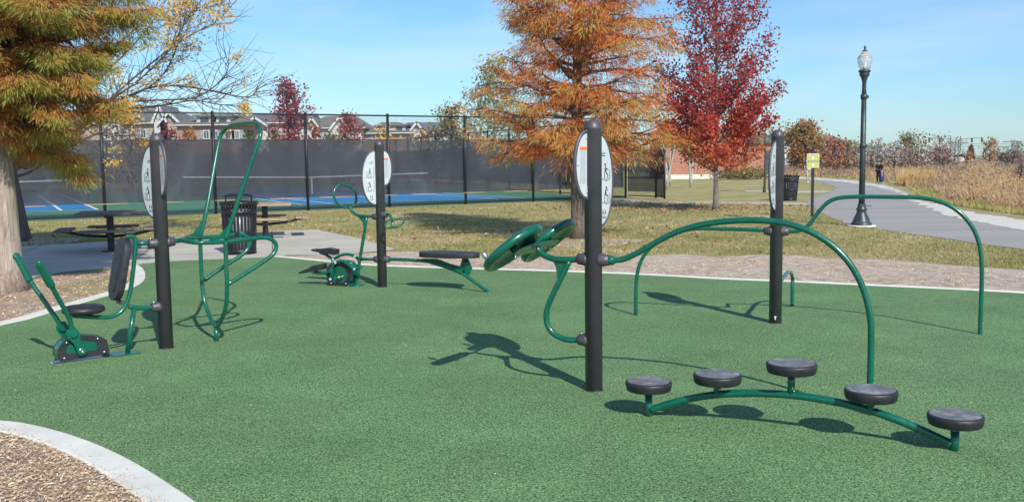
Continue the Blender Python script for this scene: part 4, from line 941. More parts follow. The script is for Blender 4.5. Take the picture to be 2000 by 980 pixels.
# golden honey locust behind the shaggy cypress
pl_ = V((-11.35, 22.0, 0)); lt_ = thing('honey_locust', pl_, 'half bare yellow leaved tree spreading branches over the court fence, behind the shaggy conifer', 'tree', 'autumn trees near the playground')
m = M(); tp, tr = trunk(pl_, 4.2, .21, .05); m.tube(tp[:13], tr[:13], 14)
guides = [((70, 330), (150, 250), (215, 195), (262, 165), (300, 130), (330, 100), (352, 62), (372, 30), (392, 2), (420, -40)),
          ((130, 270), (200, 205), (262, 185), (312, 155), (345, 95), (352, 40), (350, -20)),
          ((150, 250), (215, 205), (290, 172), (345, 168), (400, 175), (450, 186), (487, 190), (500, 176)),
          ((120, 280), (190, 225), (250, 200), (330, 195), (385, 190), (430, 160), (446, 132), (442, 112)),
          ((90, 320), (160, 250), (210, 215), (270, 212), (330, 204), (380, 196), (430, 205), (470, 203)),
          ((60, 330), (120, 220), (200, 120), (260, 60), (300, 20), (330, -40)),
          ((130, 290), (190, 260), (215, 262), (235, 285), (245, 320), (252, 340)), ((130, 280), (180, 245), (225, 240), (258, 258), (270, 285)),
          ((100, 290), (180, 170), (240, 110), (285, 60), (320, 8), (360, -60)), ((160, 240), (230, 180), (300, 120), (370, 70), (420, 45), (448, 18))]
tips = []
for gi, gl_ in enumerate(guides):
    Y0 = 22; dy = rng.uniform(-.9, .6); pts = [at(x, y, Y0 + dy * k / 5) for k, (x, y) in enumerate(gl_)]
    if gi < 1: pts = [tp[6]] + pts
    else: pts = [V((pl_.x, pl_.y, 1.6 + .2 * (gi % 3)))] + pts
    pts = smooth(pts, 4, relax=1); n = len(pts); m.tube(pts, [.026 * (1 - i / n) ** 1.0 + .006 for i in range(n)], 6)
    for i in range(8, n):
        for _ in range(2):
            if rng.random() < .9:
                _, sd = along(pts, i / (n - 1) * .99); d = sd + V(rng.normal(size=3)) * .65 + V((.2, 0, .1)); Lq = rng.uniform(.3, 1.2)
                q = bez(pts[i], d, Lq, .15, .14, 5); m.tube(q, [.009 * (1 - .7 * k / 5) for k in range(6)], 4, caps=False)
                q2 = bez(q[3], (q[3] - q[1]) + V(rng.normal(size=3)) * .4 * Lq, Lq * .6, -.1, .16, 4); m.tube(q2, [.006 * (1 - .5 * k / 4) for k in range(5)], 3, caps=False)
                tips.append((q, q2))
m.build('trunk', bark_twig, lt_)
LP = []
for q, q2 in tips:
    p_ = q[-1]
    hi = p_.z > 3.7 or p_.x < -9.0
    if rng.random() < (.15 if hi else .03):
        for s_ in (q, q2):
            for k in range(7):
                c = along(s_, rng.uniform(.3, .99))[0]; LP.append(np.array(c) + rng.normal(size=(9, 3)) * (.09, .09, .06) - (0, 0, .05))
for (x, y, n_, s_) in ((250, 205, 34, .13), (252, 230, 34, .13), (246, 232, 18, .12), (222, 318, 12, .10), (228, 290, 6, .12), (478, 210, 9, .07), (484, 165, 7, .07), (470, 208, 5, .07), (435, 52, 12, .10), (340, 14, 30, .2), (400, 22, 26, .2), (375, 66, 20, .2), (335, 85, 18, .17), (430, 4, 18, .14), (360, 40, 18, .2)):
    c = np.array(at(x, y, 21.4)); LP += [c + rng.normal(size=(7, 3)) * (s_, s_, s_ * .7) for _ in range(n_)]
LP = np.concatenate(LP); LP = LP[LP[:, 0] < at(494, 150, 22).x]; rhombs('crown', *leafset(LP, .032, rng.uniform(0, 1, len(LP))), lf_gold, lt_)

def bg(name, label, px, Y, wd, top, leaf, hue0, n=2600, zlo=.5, leafs=.17, sparse=1, bark=bark_dark, group='trees beyond the courts', tr=.14, rise=(15, 52)):
    base = at(px, 400, Y); base.z = 0; cpx = at(px, top, Y); H = max(1.7 + (cpx.z - 1.7) * .84, 1.2); rw = wd / 2 * Y / FPX
    nb = 16 + int(H * 1.6); per = n / (nb * 5 * rw * .62) * sparse
    return make_tree(name, label, base, H, interp([zlo, H * .3, H * .55, H * .85, H], [rw * .75, rw, rw * .9, rw * .5, rw * .1]), tr, zlo, nb, lambda f: R(rise[0] + (rise[1] - rise[0]) * f), bark, leaf, per, leafs,
                     lambda c, z, p: hue0 + .18 * np.sin(c[:, 0] * 1.1 + c[:, 2]), 'tree', group, sub=5, sprd=rw * .11 + .05, up=.25, wob=.10, t0=.15, twig=.5, clip=True)
GB = 'trees and shrubs in front of the far houses'
bg('maple_tree', 'tall wine red tree rising well above the court fence, left of the far fitness post', 568, 84, 100, 134, lf_wine, .5, 9000, .8, .13, 1.0, group=GB)
bg('maple_tree', 'smaller wine red tree in front of the white gabled house', 684, 88, 66, 207, lf_wine, .55, 4500, .6, .13, group=GB)
bg('shrub', 'maroon shrub in front of the brick house left of the tall green loop', 338, 80, 60, 240, lf_wine, .6, 1500, .2, .16, rise=(10, 52), group=GB)
bg('shrub', 'orange shrub beside the maroon shrub at the far fence', 375, 79, 56, 246, lf_orange, .35, 1500, .2, .16, rise=(10, 52), group=GB)
bg('shrub', 'small orange tree between two white dormered house fronts', 448, 84, 36, 238, lf_orange, .6, 700, .3, .15, group=GB)
bg('evergreen_shrub', 'rounded dark green evergreen shrub seen inside the tall green loop', 492, 82, 44, 246, lf_green, .5, 1600, .1, .15, rise=(8, 52), group=GB)
bg('shrub', 'low olive shrub at the foot of the tall wine red tree', 540, 78, 60, 262, lf_olive, .3, 1000, .1, .16, rise=(8, 52), group=GB)
bg('shrub', 'rusty shrub right of the tall wine red tree', 617, 79, 60, 240, lf_orange, .1, 1400, .2, .16, rise=(8, 52), group=GB)
bg('shrub', 'olive green hedge shrub below the smaller wine red tree', 655, 77, 84, 258, lf_olive, .25, 1500, .1, .16, rise=(8, 52), group=GB)
bg('shrub', 'yellow shrub in front of the white dormer windows', 752, 80, 66, 240, lf_gold, .8, 1100, .3, .16, group=GB)
bg('shrub', 'amber shrub in front of the pale grey gable', 830, 78, 64, 252, lf_orange, .75, 1300, .2, .16, group=GB)
bg('oak_tree', 'half bare olive brown tree between the amber shrub and the pale poplar', 885, 76, 92, 190, lf_olive, .55, 4200, .6, .13, group=GB)
bg('poplar_tree', 'pale green tall poplar behind the left side of the rust cypress', 968, 66, 150, 96, lf_ltgrn, .5, 9000, .8, .11, bark=bark_pale, group=GB)
bg('poplar_tree', 'pale olive tree low behind the poplar, close to the court fence', 1035, 70, 120, 205, lf_ltgrn, .35, 2600, .5, .15, group=GB)
bg('shrub', 'brown leafed thicket at the far left behind the court screen', 215, 62, 150, 232, lf_brush, .6, 2200, .3, .14, sparse=.8, group=GB)
bg('shrub', 'dull green thicket behind the left trunk', 90, 66, 150, 215, lf_olive, .3, 2400, .3, .16, group=GB)
GR = 'trees on the far side of the prairie'
bg('oak_tree', 'bronze and green leafed oak left of the lamp post and behind the trail sign', 1570, 98, 92, 238, lf_olive, .85, 9500, .5, .16, group=GR)
bg('shrub', 'orange brown shrub right of the bronze oak', 1628, 92, 60, 272, lf_orange, .3, 1300, .2, .15, group=GR)
bg('shrub', 'yellow green shrub below the far grey roof', 1648, 110, 40, 274, lf_olive, .5, 900, .2, .17, group=GR)
bg('ash_tree', 'flat topped olive yellow tree right of the lamp post on the horizon', 1775, 140, 76, 262, lf_olive, .55, 2300, .8, .2, group=GR)
bg('bare_tree', 'grey nearly leafless tree right of the olive yellow tree', 1832, 150, 56, 264, lf_brush, .4, 500, .5, .18, group=GR)
bg('shrub', 'dark red shrub on the horizon beside the white roadside patch', 1834, 138, 44, 292, lf_wine, .5, 1000, .2, .2, group=GR)
bg('bare_tree', 'bare twiggy tree beside the traffic signals', 1862, 170, 50, 270, lf_brush, .7, 420, .5, .2, group=GR)
bg('maple_tree', 'narrow bright rust tree beside the far road', 1893, 160, 14, 281, lf_orange, .0, 700, 1.0, .24, group=GR)
bg('shrub', 'small amber shrub beside the dark parked car', 1888, 152, 18, 299, lf_orange, .9, 500, .1, .2, group=GR)
bg('ash_tree', 'amber rounded tree standing alone right of the traffic signals', 1930, 158, 42, 270, lf_orange, .7, 1300, .6, .2, sparse=.9, group=GR)
bg('bare_tree', 'grey bare tree near the right edge of the horizon', 1984, 160, 50, 276, lf_brush, .3, 520, .5, .2, group=GR)
bg('shrub', 'dark brown thicket near the right edge of the horizon', 1975, 120, 60, 298, lf_brush, .0, 1400, .1, .17, group=GR)
bg('shrub', 'small green bush on the horizon between amber tree and thicket', 1956, 170, 20, 301, lf_green, .7, 500, .1, .22, group=GR)
bg('bare_tree', 'low grey twiggy tree just right of the lamp post', 1712, 118, 60, 276, lf_brush, .5, 900, .3, .17, group=GR)
bg('bare_tree', 'grey twiggy tree just left of the lamp post', 1668, 112, 50, 277, lf_brush, .7, 800, .3, .17, group=GR)
for i, (px, Y, wd, top, lf, hu) in enumerate([(1500, 118, 70, 276, lf_brush, .5), (1550, 122, 80, 294, lf_brush, .3), (1600, 100, 70, 292, lf_brush, .6), (1650, 96, 90, 292, lf_brush, .4), (1700, 98, 80, 290, lf_brush, .7), (1745, 100, 80, 291, lf_brush, .2), (1790, 104, 80, 292, lf_brush, .6), (1840, 112, 70, 300, lf_brush, .3), (2040, 110, 90, 294, lf_brush, .5)]):
    o = bg('prairie_shrub', None, px, Y, wd, top, lf, hu, 1300, .1, .15, .9, group='dry shrubs along the prairie edge', rise=(8, 50))
    o['label'] = ['grey brown shrub behind the right-hand fitness post', 'brown shrub under the bronze oak', 'dry brown shrub behind the trail sign top', 'dry brown shrub left of the lamp shaft', 'dry brown shrub right behind the lamp shaft', 'dry greyish shrub behind the woman reading', 'dry brown shrub below the flat topped olive tree', 'low brown shrub in front of the roadside patch', 'dry brown shrub past the right edge thicket'][i]
# small birches and young tree by the brick building
for i, (x, y, Y, top) in enumerate([(1349, 367, 56, 315), (1310, 362, 60, 300), (1300, 372, 52, 322)]):
    b = at(x, y, Y); b.z = 0; t_ = thing('birch_tree', b, ['slender white birch stem in front of the brick wall, left of the maple trunk', 'pale birch stems between the gate and the brick wall', 'pale birch stem just right of the court gate'][i], 'tree', 'birches by the brick building'); m = M()
    for k in range(3):
        d = V((rng.uniform(-.25, .3), rng.uniform(-.1, .1), 1)); m.tube(bez(b, d, 3.6, .2, .05, 6), [.06 * (1 - .7 * q / 6) for q in range(7)], 7)
    m.build('trunk', bark_pale, t_); pts = np.array(b) + (0, 0, 3.6) + rng.normal(size=(260, 3)) * (.7, .7, .5); rhombs('crown', *leafset(pts, .07, rng.uniform(.2, 1, 260)), lf_ltgrn, t_)
b = g(1493, 376); make_tree('young_tree', 'thin young tree with yellow green leaves left of the right-hand fitness post', b, 3.6, interp([1, 2, 3, 3.6], [.3, .6, .4, .1]), .06, 1.5, 14, lambda f: R(50), bark_dark, lf_ltgrn, 30, .06, lambda c, z, p: np.full(len(c), .6), 'tree', sub=4, sprd=.08)
for i, (x, Y) in enumerate([(1425, 76), (1452, 75), (1478, 76)]):
    b = at(x, 345, Y); b.z = 0; pts = np.array(b) + rng.normal(size=(900, 3)) * (.75, .5, .0) + np.stack([np.zeros(900), np.zeros(900), np.abs(rng.normal(size=900)) * .38 + .1], 1)
    o = rhombs('low_hedge_shrub', *leafset(pts, .09, rng.uniform(0, .6, 900)), lf_olive, None, tuple(b)); tag(o, ['low clipped shrub by the brick wall, nearest the maple trunk', 'middle low clipped shrub by the brick wall', 'low clipped shrub by the brick wall, nearest the young tree'][i], 'shrub', 'low shrubs by the brick wall')

# ---- prairie, lawn blades, leaves, chips
def inpoly(px, py, poly):
    x = np.array([p[0] for p in poly]); y = np.array([p[1] for p in poly]); ins = np.zeros(len(px), bool); j = len(x) - 1
    for i in range(len(x)):
        c = ((y[i] > py) != (y[j] > py)) & (px < (x[j] - x[i]) * (py - y[i]) / (y[j] - y[i] + 1e-12) + x[i]); ins ^= c; j = i
    return ins
def patch(x, y, s, ph=0): return (np.sin(x * s + ph) * np.cos(y * s * 1.3 + 1.7 * ph) + np.sin(x * s * 2.3 - y * s * 1.1 + ph) * .6 + np.sin(x * s * 4.7 + y * s * 3.9) * .35) / 1.95
N_ = 190000; Yp = 22 * np.exp(rng.random(N_) ** .8 * math.log(230 / 22)); Xp = rng.uniform(.18, .78, N_) * Yp
inner = [(q[0] + .0, q[1]) for q in pr_poly]
ok = inpoly(Xp, Yp, inner); Xp, Yp = Xp[ok], Yp[ok]
# keep a strip of short grass along the edge
eg = np.array([(p.x, p.y) for p in smooth(G(pr_edge), 5)]); dmin = np.min(np.hypot(Xp[:, None] - eg[None, :, 0], Yp[:, None] - eg[None, :, 1]), 1)
cl = patch(Xp, Yp, .55) * .5 + patch(Xp, Yp, 1.9, 2) * .5
short = dmin < .9 + .6 * patch(Xp, Yp, 1.1)
Hh = np.where(short, .16, (.55 + .38 * cl) * rng.uniform(.35, 1.25, len(Xp))); Hh = np.minimum(Hh, .25 + dmin * .42)
wd_ = .006 + .00042 * Yp + .010 * rng.random(len(Xp)); lean_ = rng.normal(size=(len(Xp), 2)) * .5 * Hh[:, None]
hu = .36 + .34 * patch(Xp, Yp, .33, 1) + .20 * cl + rng.normal(size=len(Xp)) * .14; hu = np.where(short, .93 + .1 * rng.normal(size=len(Xp)), np.clip(hu, 0, .84))
og_ = np.exp(-(((Xp - 22.6) / 1.4) ** 2 + ((Yp - 55.5) / 3) ** 2)); hu = np.where(og_ > .4, .78, hu); Hh = np.where(og_ > .4, 1.0, Hh)
an = rng.uniform(0, PI, len(Xp)); C_ = np.stack([Xp, Yp, np.zeros(len(Xp))], 1); U_ = np.stack([lean_[:, 0], lean_[:, 1], Hh], 1); W_ = np.stack([np.cos(an), np.sin(an) * .4, np.zeros(len(Xp))], 1) * wd_[:, None]
o = rhombs('prairie_grass', C_, U_, W_, hu, prairie_m, tri=True); o['kind'] = 'stuff'
# seed heads and forb stems: small fluffs near the blade tips
sel = rng.random(len(Xp)) < .5; sel &= ~short; Tp = C_[sel] + U_[sel] * rng.uniform(.55, 1.05, (sel.sum(), 1)) + rng.normal(size=(sel.sum(), 3)) * .04
s_ = (.022 + .0009 * Yp[sel])[:, None]; U2 = unit(rng.normal(size=Tp.shape)) * s_; W2 = unit(rng.normal(size=Tp.shape)) * s_ * .7
o = rhombs('prairie_seed_heads', Tp, U2, W2, np.clip(hu[sel] + rng.normal(size=sel.sum()) * .15 - .1, 0, .85), prairie_m); o['kind'] = 'stuff'

# lawn
excl = [pad, fo, ]
def region(n, y0, y1, x0f, x1f):
    Y_ = y0 * np.exp(rng.random(n) * math.log(y1 / y0)); X_ = rng.uniform(x0f, x1f, n) * Y_; return X_, Y_
lawn_poly = G([(2600, 556), (2200, 545), (2000, 527), (1850, 517), (1700, 506), (1560, 498), (1440, 498), (1300, 497), (1130, 500), (960, 500), (850, 493), (775, 490), (700, 466), (618, 449), (400, 461), (250, 470), (30, 483), (-200, 490), (-200, 440), (80, 433), (604, 412), (911, 401), (1043, 396), (1270, 393), (1570, 401), (1603, 417), (1654, 438), (1730, 451), (1858, 469), (2000, 489), (2600, 590)])
X_, Y_ = region(120000, 13.5, 42, -.62, .62); ok = inpoly(X_, Y_, lawn_poly); X_, Y_ = X_[ok], Y_[ok]
n = len(X_); hgt = rng.uniform(.02, .055, n); an = rng.uniform(0, PI, n); gh = .42 + .34 * patch(X_, Y_, .5, 3) + .25 * patch(X_, Y_, 1.7, 1) + rng.normal(size=n) * .17
o = rhombs('lawn_grass', np.stack([X_, Y_, np.zeros(n)], 1), np.stack([rng.normal(size=n) * .02, rng.normal(size=n) * .02, hgt], 1), np.stack([np.cos(an), np.sin(an), np.zeros(n)], 1) * (.004 + .0004 * Y_)[:, None], gh, lawn_blades, tri=True); o['kind'] = 'stuff'
X2 = np.concatenate([rng.normal(5.4, 2.6, 2400), rng.normal(.8, 2.6, 700), rng.uniform(-6, 12, 600), rng.normal(-8, 3, 500)]); Y2 = np.concatenate([rng.normal(33.5, 2.2, 2400), rng.normal(22.5, 2.6, 700), rng.uniform(16, 38, 600), rng.normal(22, 3, 500)])
ok = inpoly(X2, Y2, lawn_poly); X2, Y2 = X2[ok], Y2[ok]; n = len(X2); U2 = unit(rng.normal(size=(n, 3)) * (1, 1, .25)); W2 = unit(np.cross(U2, (0, 0, 1.) + rng.normal(size=(n, 3)) * .3))
s_ = rng.uniform(.03, .06, (n, 1)); o = rhombs('fallen_leaves', np.stack([X2, Y2, np.full(n, .045)], 1), U2 * s_, W2 * s_ * .6, rng.random(n), litter); o['kind'] = 'stuff'
# wood chips
def chips(name, X_, Y_, size, z=.018):
    n = len(X_); U2 = unit(rng.normal(size=(n, 3)) * (1, 1, .22)); W2 = unit(np.cross(U2, (0, 0, 1.) + rng.normal(size=(n, 3)) * .45)); s_ = rng.uniform(.35, 1.25, (n, 1)) * size
    o = rhombs(name, np.stack([X_, Y_, z + rng.uniform(0, .016, n)], 1), U2 * s_, W2 * s_ * rng.uniform(.12, .4, (n, 1)), np.clip(.52 + .22 * patch(X_, Y_, 2.2, 1) + rng.normal(size=n) * .22, 0, 1), chips_m); o['kind'] = 'stuff'
fl = [V((p.x, p.y, 0)) for p in offset(fi, -.205)] + [V((-2, 2.0, 0)), V((-7, 2.5, 0)), V((-7, 6.6, 0))]
X_ = rng.uniform(-5.0, -1.0, 110000); Y_ = rng.uniform(3.4, 6.8, 110000); ok = inpoly(X_, Y_, fl); chips('wood_chips', X_[ok], Y_[ok], .014)
bp_ = [V((p.x, p.y, 0)) for p in offset(bi, .16)] + G([(2500, 565), (2200, 548), (2000, 532), (1850, 522), (1700, 511), (1560, 503), (1400, 506), (1200, 505), (1060, 508), (960, 505), (850, 498), (745, 496), (660, 500), (560, 503)])
X_ = rng.uniform(-5, 10, 60000); Y_ = rng.uniform(10.5, 18.5, 60000); ok = inpoly(X_, Y_, bp_); chips('wood_chips', X_[ok], Y_[ok], .017, .010)
ll = [V((p.x, p.y, 0)) for p in offset(li, .195)] + G([(262, 526), (180, 536), (120, 538), (60, 550), (0, 562), (-200, 590)])
X_ = rng.uniform(-9, -4, 30000); Y_ = rng.uniform(8.5, 15.5, 30000); ok = inpoly(X_, Y_, ll); chips('wood_chips', X_[ok], Y_[ok], .017, .010)
cvb = []
for ln_, dd_ in ((fi, -.20), (li, .19), (bi, .15)):
    for q in range(520):
        i = random.randrange(len(ln_) - 1); a_ = ln_[i].lerp(ln_[i + 1], random.random()); t_ = (ln_[i + 1] - ln_[i]).normalized(); cvb.append(a_ + V((-t_.y, t_.x, 0)) * dd_ * (1 - abs(random.gauss(0, .22))))
chips('spilled_wood_chips', np.array([q.x for q in cvb]), np.array([q.y for q in cvb]), .011, .024)
# crumbs lying on the rubber and on the curb
X_ = rng.uniform(-6, 6, 700); Y_ = rng.uniform(4.5, 13.5, 700); ok = inpoly(X_, Y_, pad); chips('scattered_crumbs', X_[ok], Y_[ok], .010, .018)

# ================================================================ BUILDINGS
brick_m = mat('red_brick', rough=.9); tcb = N(brick_m, 'ShaderNodeTexCoord'); bk_ = N(brick_m, 'ShaderNodeTexBrick'); mpb = N(brick_m, 'ShaderNodeMapping'); mpb.inputs['Rotation'].default_value = (R(90), 0, 0)
L(brick_m, tcb.outputs['Object'], mpb.inputs[0]); L(brick_m, mpb.outputs[0], bk_.inputs['Vector']); bk_.inputs['Scale'].default_value = 1; bk_.inputs['Brick Width'].default_value = .42; bk_.inputs['Row Height'].default_value = .15; bk_.inputs['Mortar Size'].default_value = .014
bk_.inputs['Color1'].default_value = (.42, .15, .09, 1); bk_.inputs['Color2'].default_value = (.32, .11, .07, 1); bk_.inputs['Mortar'].default_value = (.42, .32, .27, 1); col(brick_m, bk_.outputs['Color'])
pink_brick = varied('muted_brick', (.30, .19, .16), (.38, .25, .21), 3, .9); tan_brick = varied('tan_brick', (.36, .27, .21), (.44, .34, .27), 3, .9)
siding = varied('white_siding', (.48, .49, .50), (.56, .56, .56), 1, .7); siding_g = varied('pale_grey_siding', (.44, .47, .50), (.52, .55, .57), 1, .7)
def shingle(n, a, b): return varied(n, a, b, 1.5, .9)
roof_g = shingle('grey_shingles', (.12, .125, .135), (.18, .185, .195)); roof_b = shingle('brown_grey_shingles', (.15, .135, .12), (.21, .19, .17)); trim = mat('white_trim', (.58, .59, .60), .6)
win = mat('window_glass', (.05, .07, .09), .12); shut = mat('blue_grey_shutter', (.25, .31, .35), .6)
def house(label, px0, px1, Y, ridge_y, eave_y, wall, roof, hip=True, gables=(), dormers=(), wins=(), dp=10, ridge_in=.28, group='houses beyond the tennis courts'):
    a = at(px0, eave_y, Y); b = at(px1, eave_y, Y); x0, x1 = a.x, b.x; ze = (a.z + b.z) / 2; zr = at((px0 + px1) / 2, ridge_y, Y + dp / 2).z; cx = (x0 + x1) / 2
    t = thing('house', (cx, Y + dp / 2, 0), label, 'house', group)
    M().box((cx, Y + dp / 2, ze / 2), (x1 - x0, dp, ze)).build('wall', wall, t)
    m = M(); o_ = .5; ri = (x1 - x0) * ridge_in if hip else -o_; e = [(x0 - o_, Y - o_), (x1 + o_, Y - o_), (x1 + o_, Y + dp + o_), (x0 - o_, Y + dp + o_)]
    vs_ = [V((x, y, ze)) for x, y in e] + [V((x, y, ze + .18)) for x, y in e] + [V((x0 + ri, Y + dp / 2, zr)), V((x1 - ri, Y + dp / 2, zr))]
    m.add(vs_, [[0, 3, 2, 1], [0, 1, 5, 4], [1, 2, 6, 5], [2, 3, 7, 6], [3, 0, 4, 7], [4, 5, 9, 8], [5, 6, 9], [6, 7, 8, 9], [7, 4, 8]]); rf = m.build('roof', roof, t)
    M().box((cx, Y - o_ - .04, ze + .08), (x1 - x0 + 2 * o_, .06, .10)).build('gutter', trim, rf)
    M().box((cx + (x1 - x0) * .2, Y + dp * .5, zr), (.3, .3, .9)).build('chimney_pipe', trim, rf)
    for (gl_, gr_, ay, by, gw) in gables:
        q0 = at(gl_, by, Y - 1.4); q1 = at(gr_, by, Y - 1.4); ap = at((gl_ + gr_) / 2, ay, Y - 1.4); zb = (q0.z + q1.z) / 2; w_ = q1.x - q0.x; mx_ = (q0.x + q1.x) / 2; hh_ = max(ap.z - zb, .3)
        m = M(); m.prism([(-w_ / 2, -zb), (w_ / 2, -zb), (w_ / 2, 0), (0, hh_), (-w_ / 2, 0)], V((mx_, Y + 1.2, zb)), (1, 0, 0), (0, 0, 1), 5.0); gb = m.build('gable_wall', gw, t)
        for sg_ in (-1, 1):
            sl2 = math.hypot(w_ / 2, hh_); an_ = math.atan2(hh_, w_ / 2); cc2 = V((mx_ + sg_ * w_ / 4 * 1.06, Y + 1.2, zb + hh_ / 2 * .94 + .12)); rt = Matrix.Rotation(sg_ * an_, 3, 'Y')
            M().box(cc2, (sl2 * 1.16, 5.7, .14), rt).build('gable_roof', roof, gb)
            M().box(cc2 + V((0, -2.92, -.04)), (sl2 * 1.16, .10, .22), rt).build('bargeboard', trim, gb)
        M().box((mx_, Y - 1.36, zb + hh_ * .32), (w_ * .13, .1, hh_ * .3)).build('vent', shut, gb)
    for (dl, dr_, dt, db) in dormers:
        q0 = at(dl, dt, Y + 1); q1 = at(dr_, db, Y + 1); w_ = q1.x - q0.x; h_ = q0.z - q1.z; mx_ = (q0.x + q1.x) / 2; m = M(); m.box((mx_, Y + 2.4, q1.z + h_ / 2), (w_, 3.6, h_)); dm = m.build('dormer', siding, t)
        M().box((mx_, Y + 2.3, q0.z + .08), (w_ + .6, 4.2, .2)).build('dormer_roof', roof, dm)
        k_ = max(1, int(w_ / 1.3))
        for i in range(k_): M().box((mx_ + (i - (k_ - 1) / 2) * w_ / k_, Y + .58, q1.z + h_ * .48), (w_ / k_ * .5, .08, h_ * .62)).build('dormer_window', win, dm)
    for (wx, wt, wb, ww) in wins:
        q0 = at(wx, wt, Y - .05); q1 = at(wx, wb, Y - .05); h_ = q0.z - q1.z; w_ = ww * Y / FPX; zc_ = (q0.z + q1.z) / 2
        f_ = M().box((q0.x, Y - .05, zc_), (w_ + .2, .1, h_ + .2)).build('window', trim, t); M().box((q0.x, Y - .11, zc_), (w_, .05, h_)).build('pane', win, f_); M().box((q0.x, Y - .14, zc_), (.06, .03, h_)).build('mullion', trim, f_)
        for sg_ in (-1, 1): M().box((q0.x + sg_ * (w_ / 2 + .28), Y - .04, zc_), (.32, .06, h_ + .1)).build('shutter', shut, f_)
    return t
house('house with grey roof and two pointed front gables, farthest left beyond the courts', 150, 352, 104, 206, 243, tan_brick, roof_g, True, ((196, 232, 211, 232, siding), (300, 326, 209, 238, siding), (312, 352, 222, 242, tan_brick)), (), ((240, 254, 268, 8), (280, 254, 268, 8)), ridge_in=.3)
house('brick house with brown grey hipped roof, behind the tall green loop', 345, 478, 100, 225, 246, pink_brick, roof_b, True, (), ((386, 418, 228, 240), (424, 452, 228, 243)), ((403, 256, 270, 9), (422, 256, 270, 6), (447, 256, 270, 6), (463, 256, 270, 6)), ridge_in=.2)
house('white house with grey roof directly behind the tall wine red tree', 476, 592, 106, 223, 242, siding, roof_g, False, ((476, 522, 231, 247, siding),), (), ((500, 257, 268, 6), (535, 256, 267, 6)))
house('brown roofed house with a white front gable behind the smaller wine red tree', 596, 706, 108, 227, 252, siding, roof_b, True, ((645, 684, 230, 254, siding), (598, 622, 232, 250, siding)), (), ((635, 258, 267, 5),), ridge_in=.22)
house('house with dark grey hipped roof and white dormer, right of the farthest fitness post', 706, 800, 110, 239, 262, tan_brick, roof_g, True, (), ((742, 793, 246, 259),), ((730, 265, 271, 5),), ridge_in=.3)
house('house with pale grey front gable and long grey roof, rightmost beyond the court', 795, 876, 112, 239, 262, siding_g, roof_g, False, ((797, 832, 241, 263, siding_g),), (), ((850, 265, 272, 5),))
house('far building with grey roof between the bronze oak and the lamp post', 1598, 1662, 150, 264, 284, tan_brick, roof_b, True, (), (), ((1640, 288, 294, 6),), group='far buildings beyond the prairie')
house('pale low building peeking out behind the right-hand fitness post and bronze oak', 1516, 1560, 140, 258, 280, siding, roof_g, True, (), (), ((1524, 284, 292, 5),), group='far buildings beyond the prairie')
# park building in red brick
bb0 = at(1296, 345, 80); bb1 = at(1512, 345, 80); cxb = (bb0.x + bb1.x) / 2; wb_ = bb1.x - bb0.x
pb = thing('brick_building', (cxb, 84, 0), 'low red brick building with pale base behind the crimson maple', 'building')
wl = M().box((cxb, 84, 1.5), (wb_, 8, 3.0)).build('wall', brick_m, pb)
M().box((cxb, 79.94, .18), (wb_ + .1, .14, .36)).build('plinth', conc, wl); M().box((cxb, 79.96, 2.95), (wb_ + .12, .12, .2)).build('cornice', trim, wl)
m = M(); o_ = .6; x0, x1, y0, y1 = cxb - wb_ / 2 - o_, cxb + wb_ / 2 + o_, 80 - o_, 88 + o_; m.add([V(q) for q in ((x0, y0, 3.05), (x1, y0, 3.05), (x1, y1, 3.05), (x0, y1, 3.05), (x0 + 3, 84, 4.1), (x1 - 3, 84, 4.1))], [[0, 3, 2, 1], [0, 1, 5, 4], [1, 2, 5], [2, 3, 4, 5], [3, 0, 4]]); m.build('roof', roof_b, pb)
wpx = at(1502, 330, 79.9); M().box((wpx.x - .0, 79.93, 1.25), (.5, .08, 2.0)).build('dark_gap', win, pb); M().box((wpx.x + .9, 79.9, 1.8), (1.0, .10, .3)).build('stone_band', conc, pb)  # dark upright panel on the wall, pale block beside it

# ================================================================ PEOPLE
skin = mat('skin', (.42, .25, .18), .6); hair_d = mat('dark_hair', (.03, .02, .015), .6); c_black = varied('black_cotton', (.015, .015, .018), (.03, .03, .035), 8, .9); c_blue = varied('blue_cloth', (.022, .032, .12), (.035, .05, .18), 6, .9)
c_navy = varied('navy_cloth', (.02, .04, .09), (.04, .07, .14), 6, .9); c_khaki = varied('khaki_cloth', (.38, .32, .26), (.48, .41, .33), 6, .9); c_green = mat('green_cap', (.05, .34, .16), .8); c_red = mat('brown_hair', (.05, .025, .018), .7); shoe = mat('light_shoe', (.55, .58, .6), .6); paper = mat('paper', (.78, .78, .76), .6)
def skinned(name, joints, edges, m, parent, sub=2, root=0):
    me = bpy.data.meshes.new(name); og = ORG[parent.name]; me.from_pydata([tuple(V(j[0])) for j in joints], edges, [])
    bm = bmesh.new(); bm.from_mesh(me); ly = bm.verts.layers.skin.verify()
    for v, j in zip(bm.verts, joints): v[ly].radius = (j[1], j[1] if len(j) < 3 else j[2]); v[ly].use_root = False
    bm.verts.ensure_lookup_table(); bm.verts[root][ly].use_root = True; bm.to_mesh(me); bm.free()
    o = bpy.data.objects.new(name, me); COL.objects.link(o); me.materials.append(m); o.parent = parent; ORG[o.name] = og
    a = o.modifiers.new('skin', 'SKIN'); a.use_smooth_shade = True; s = o.modifiers.new('sub', 'SUBSURF'); s.levels = sub; s.render_levels = sub; return o
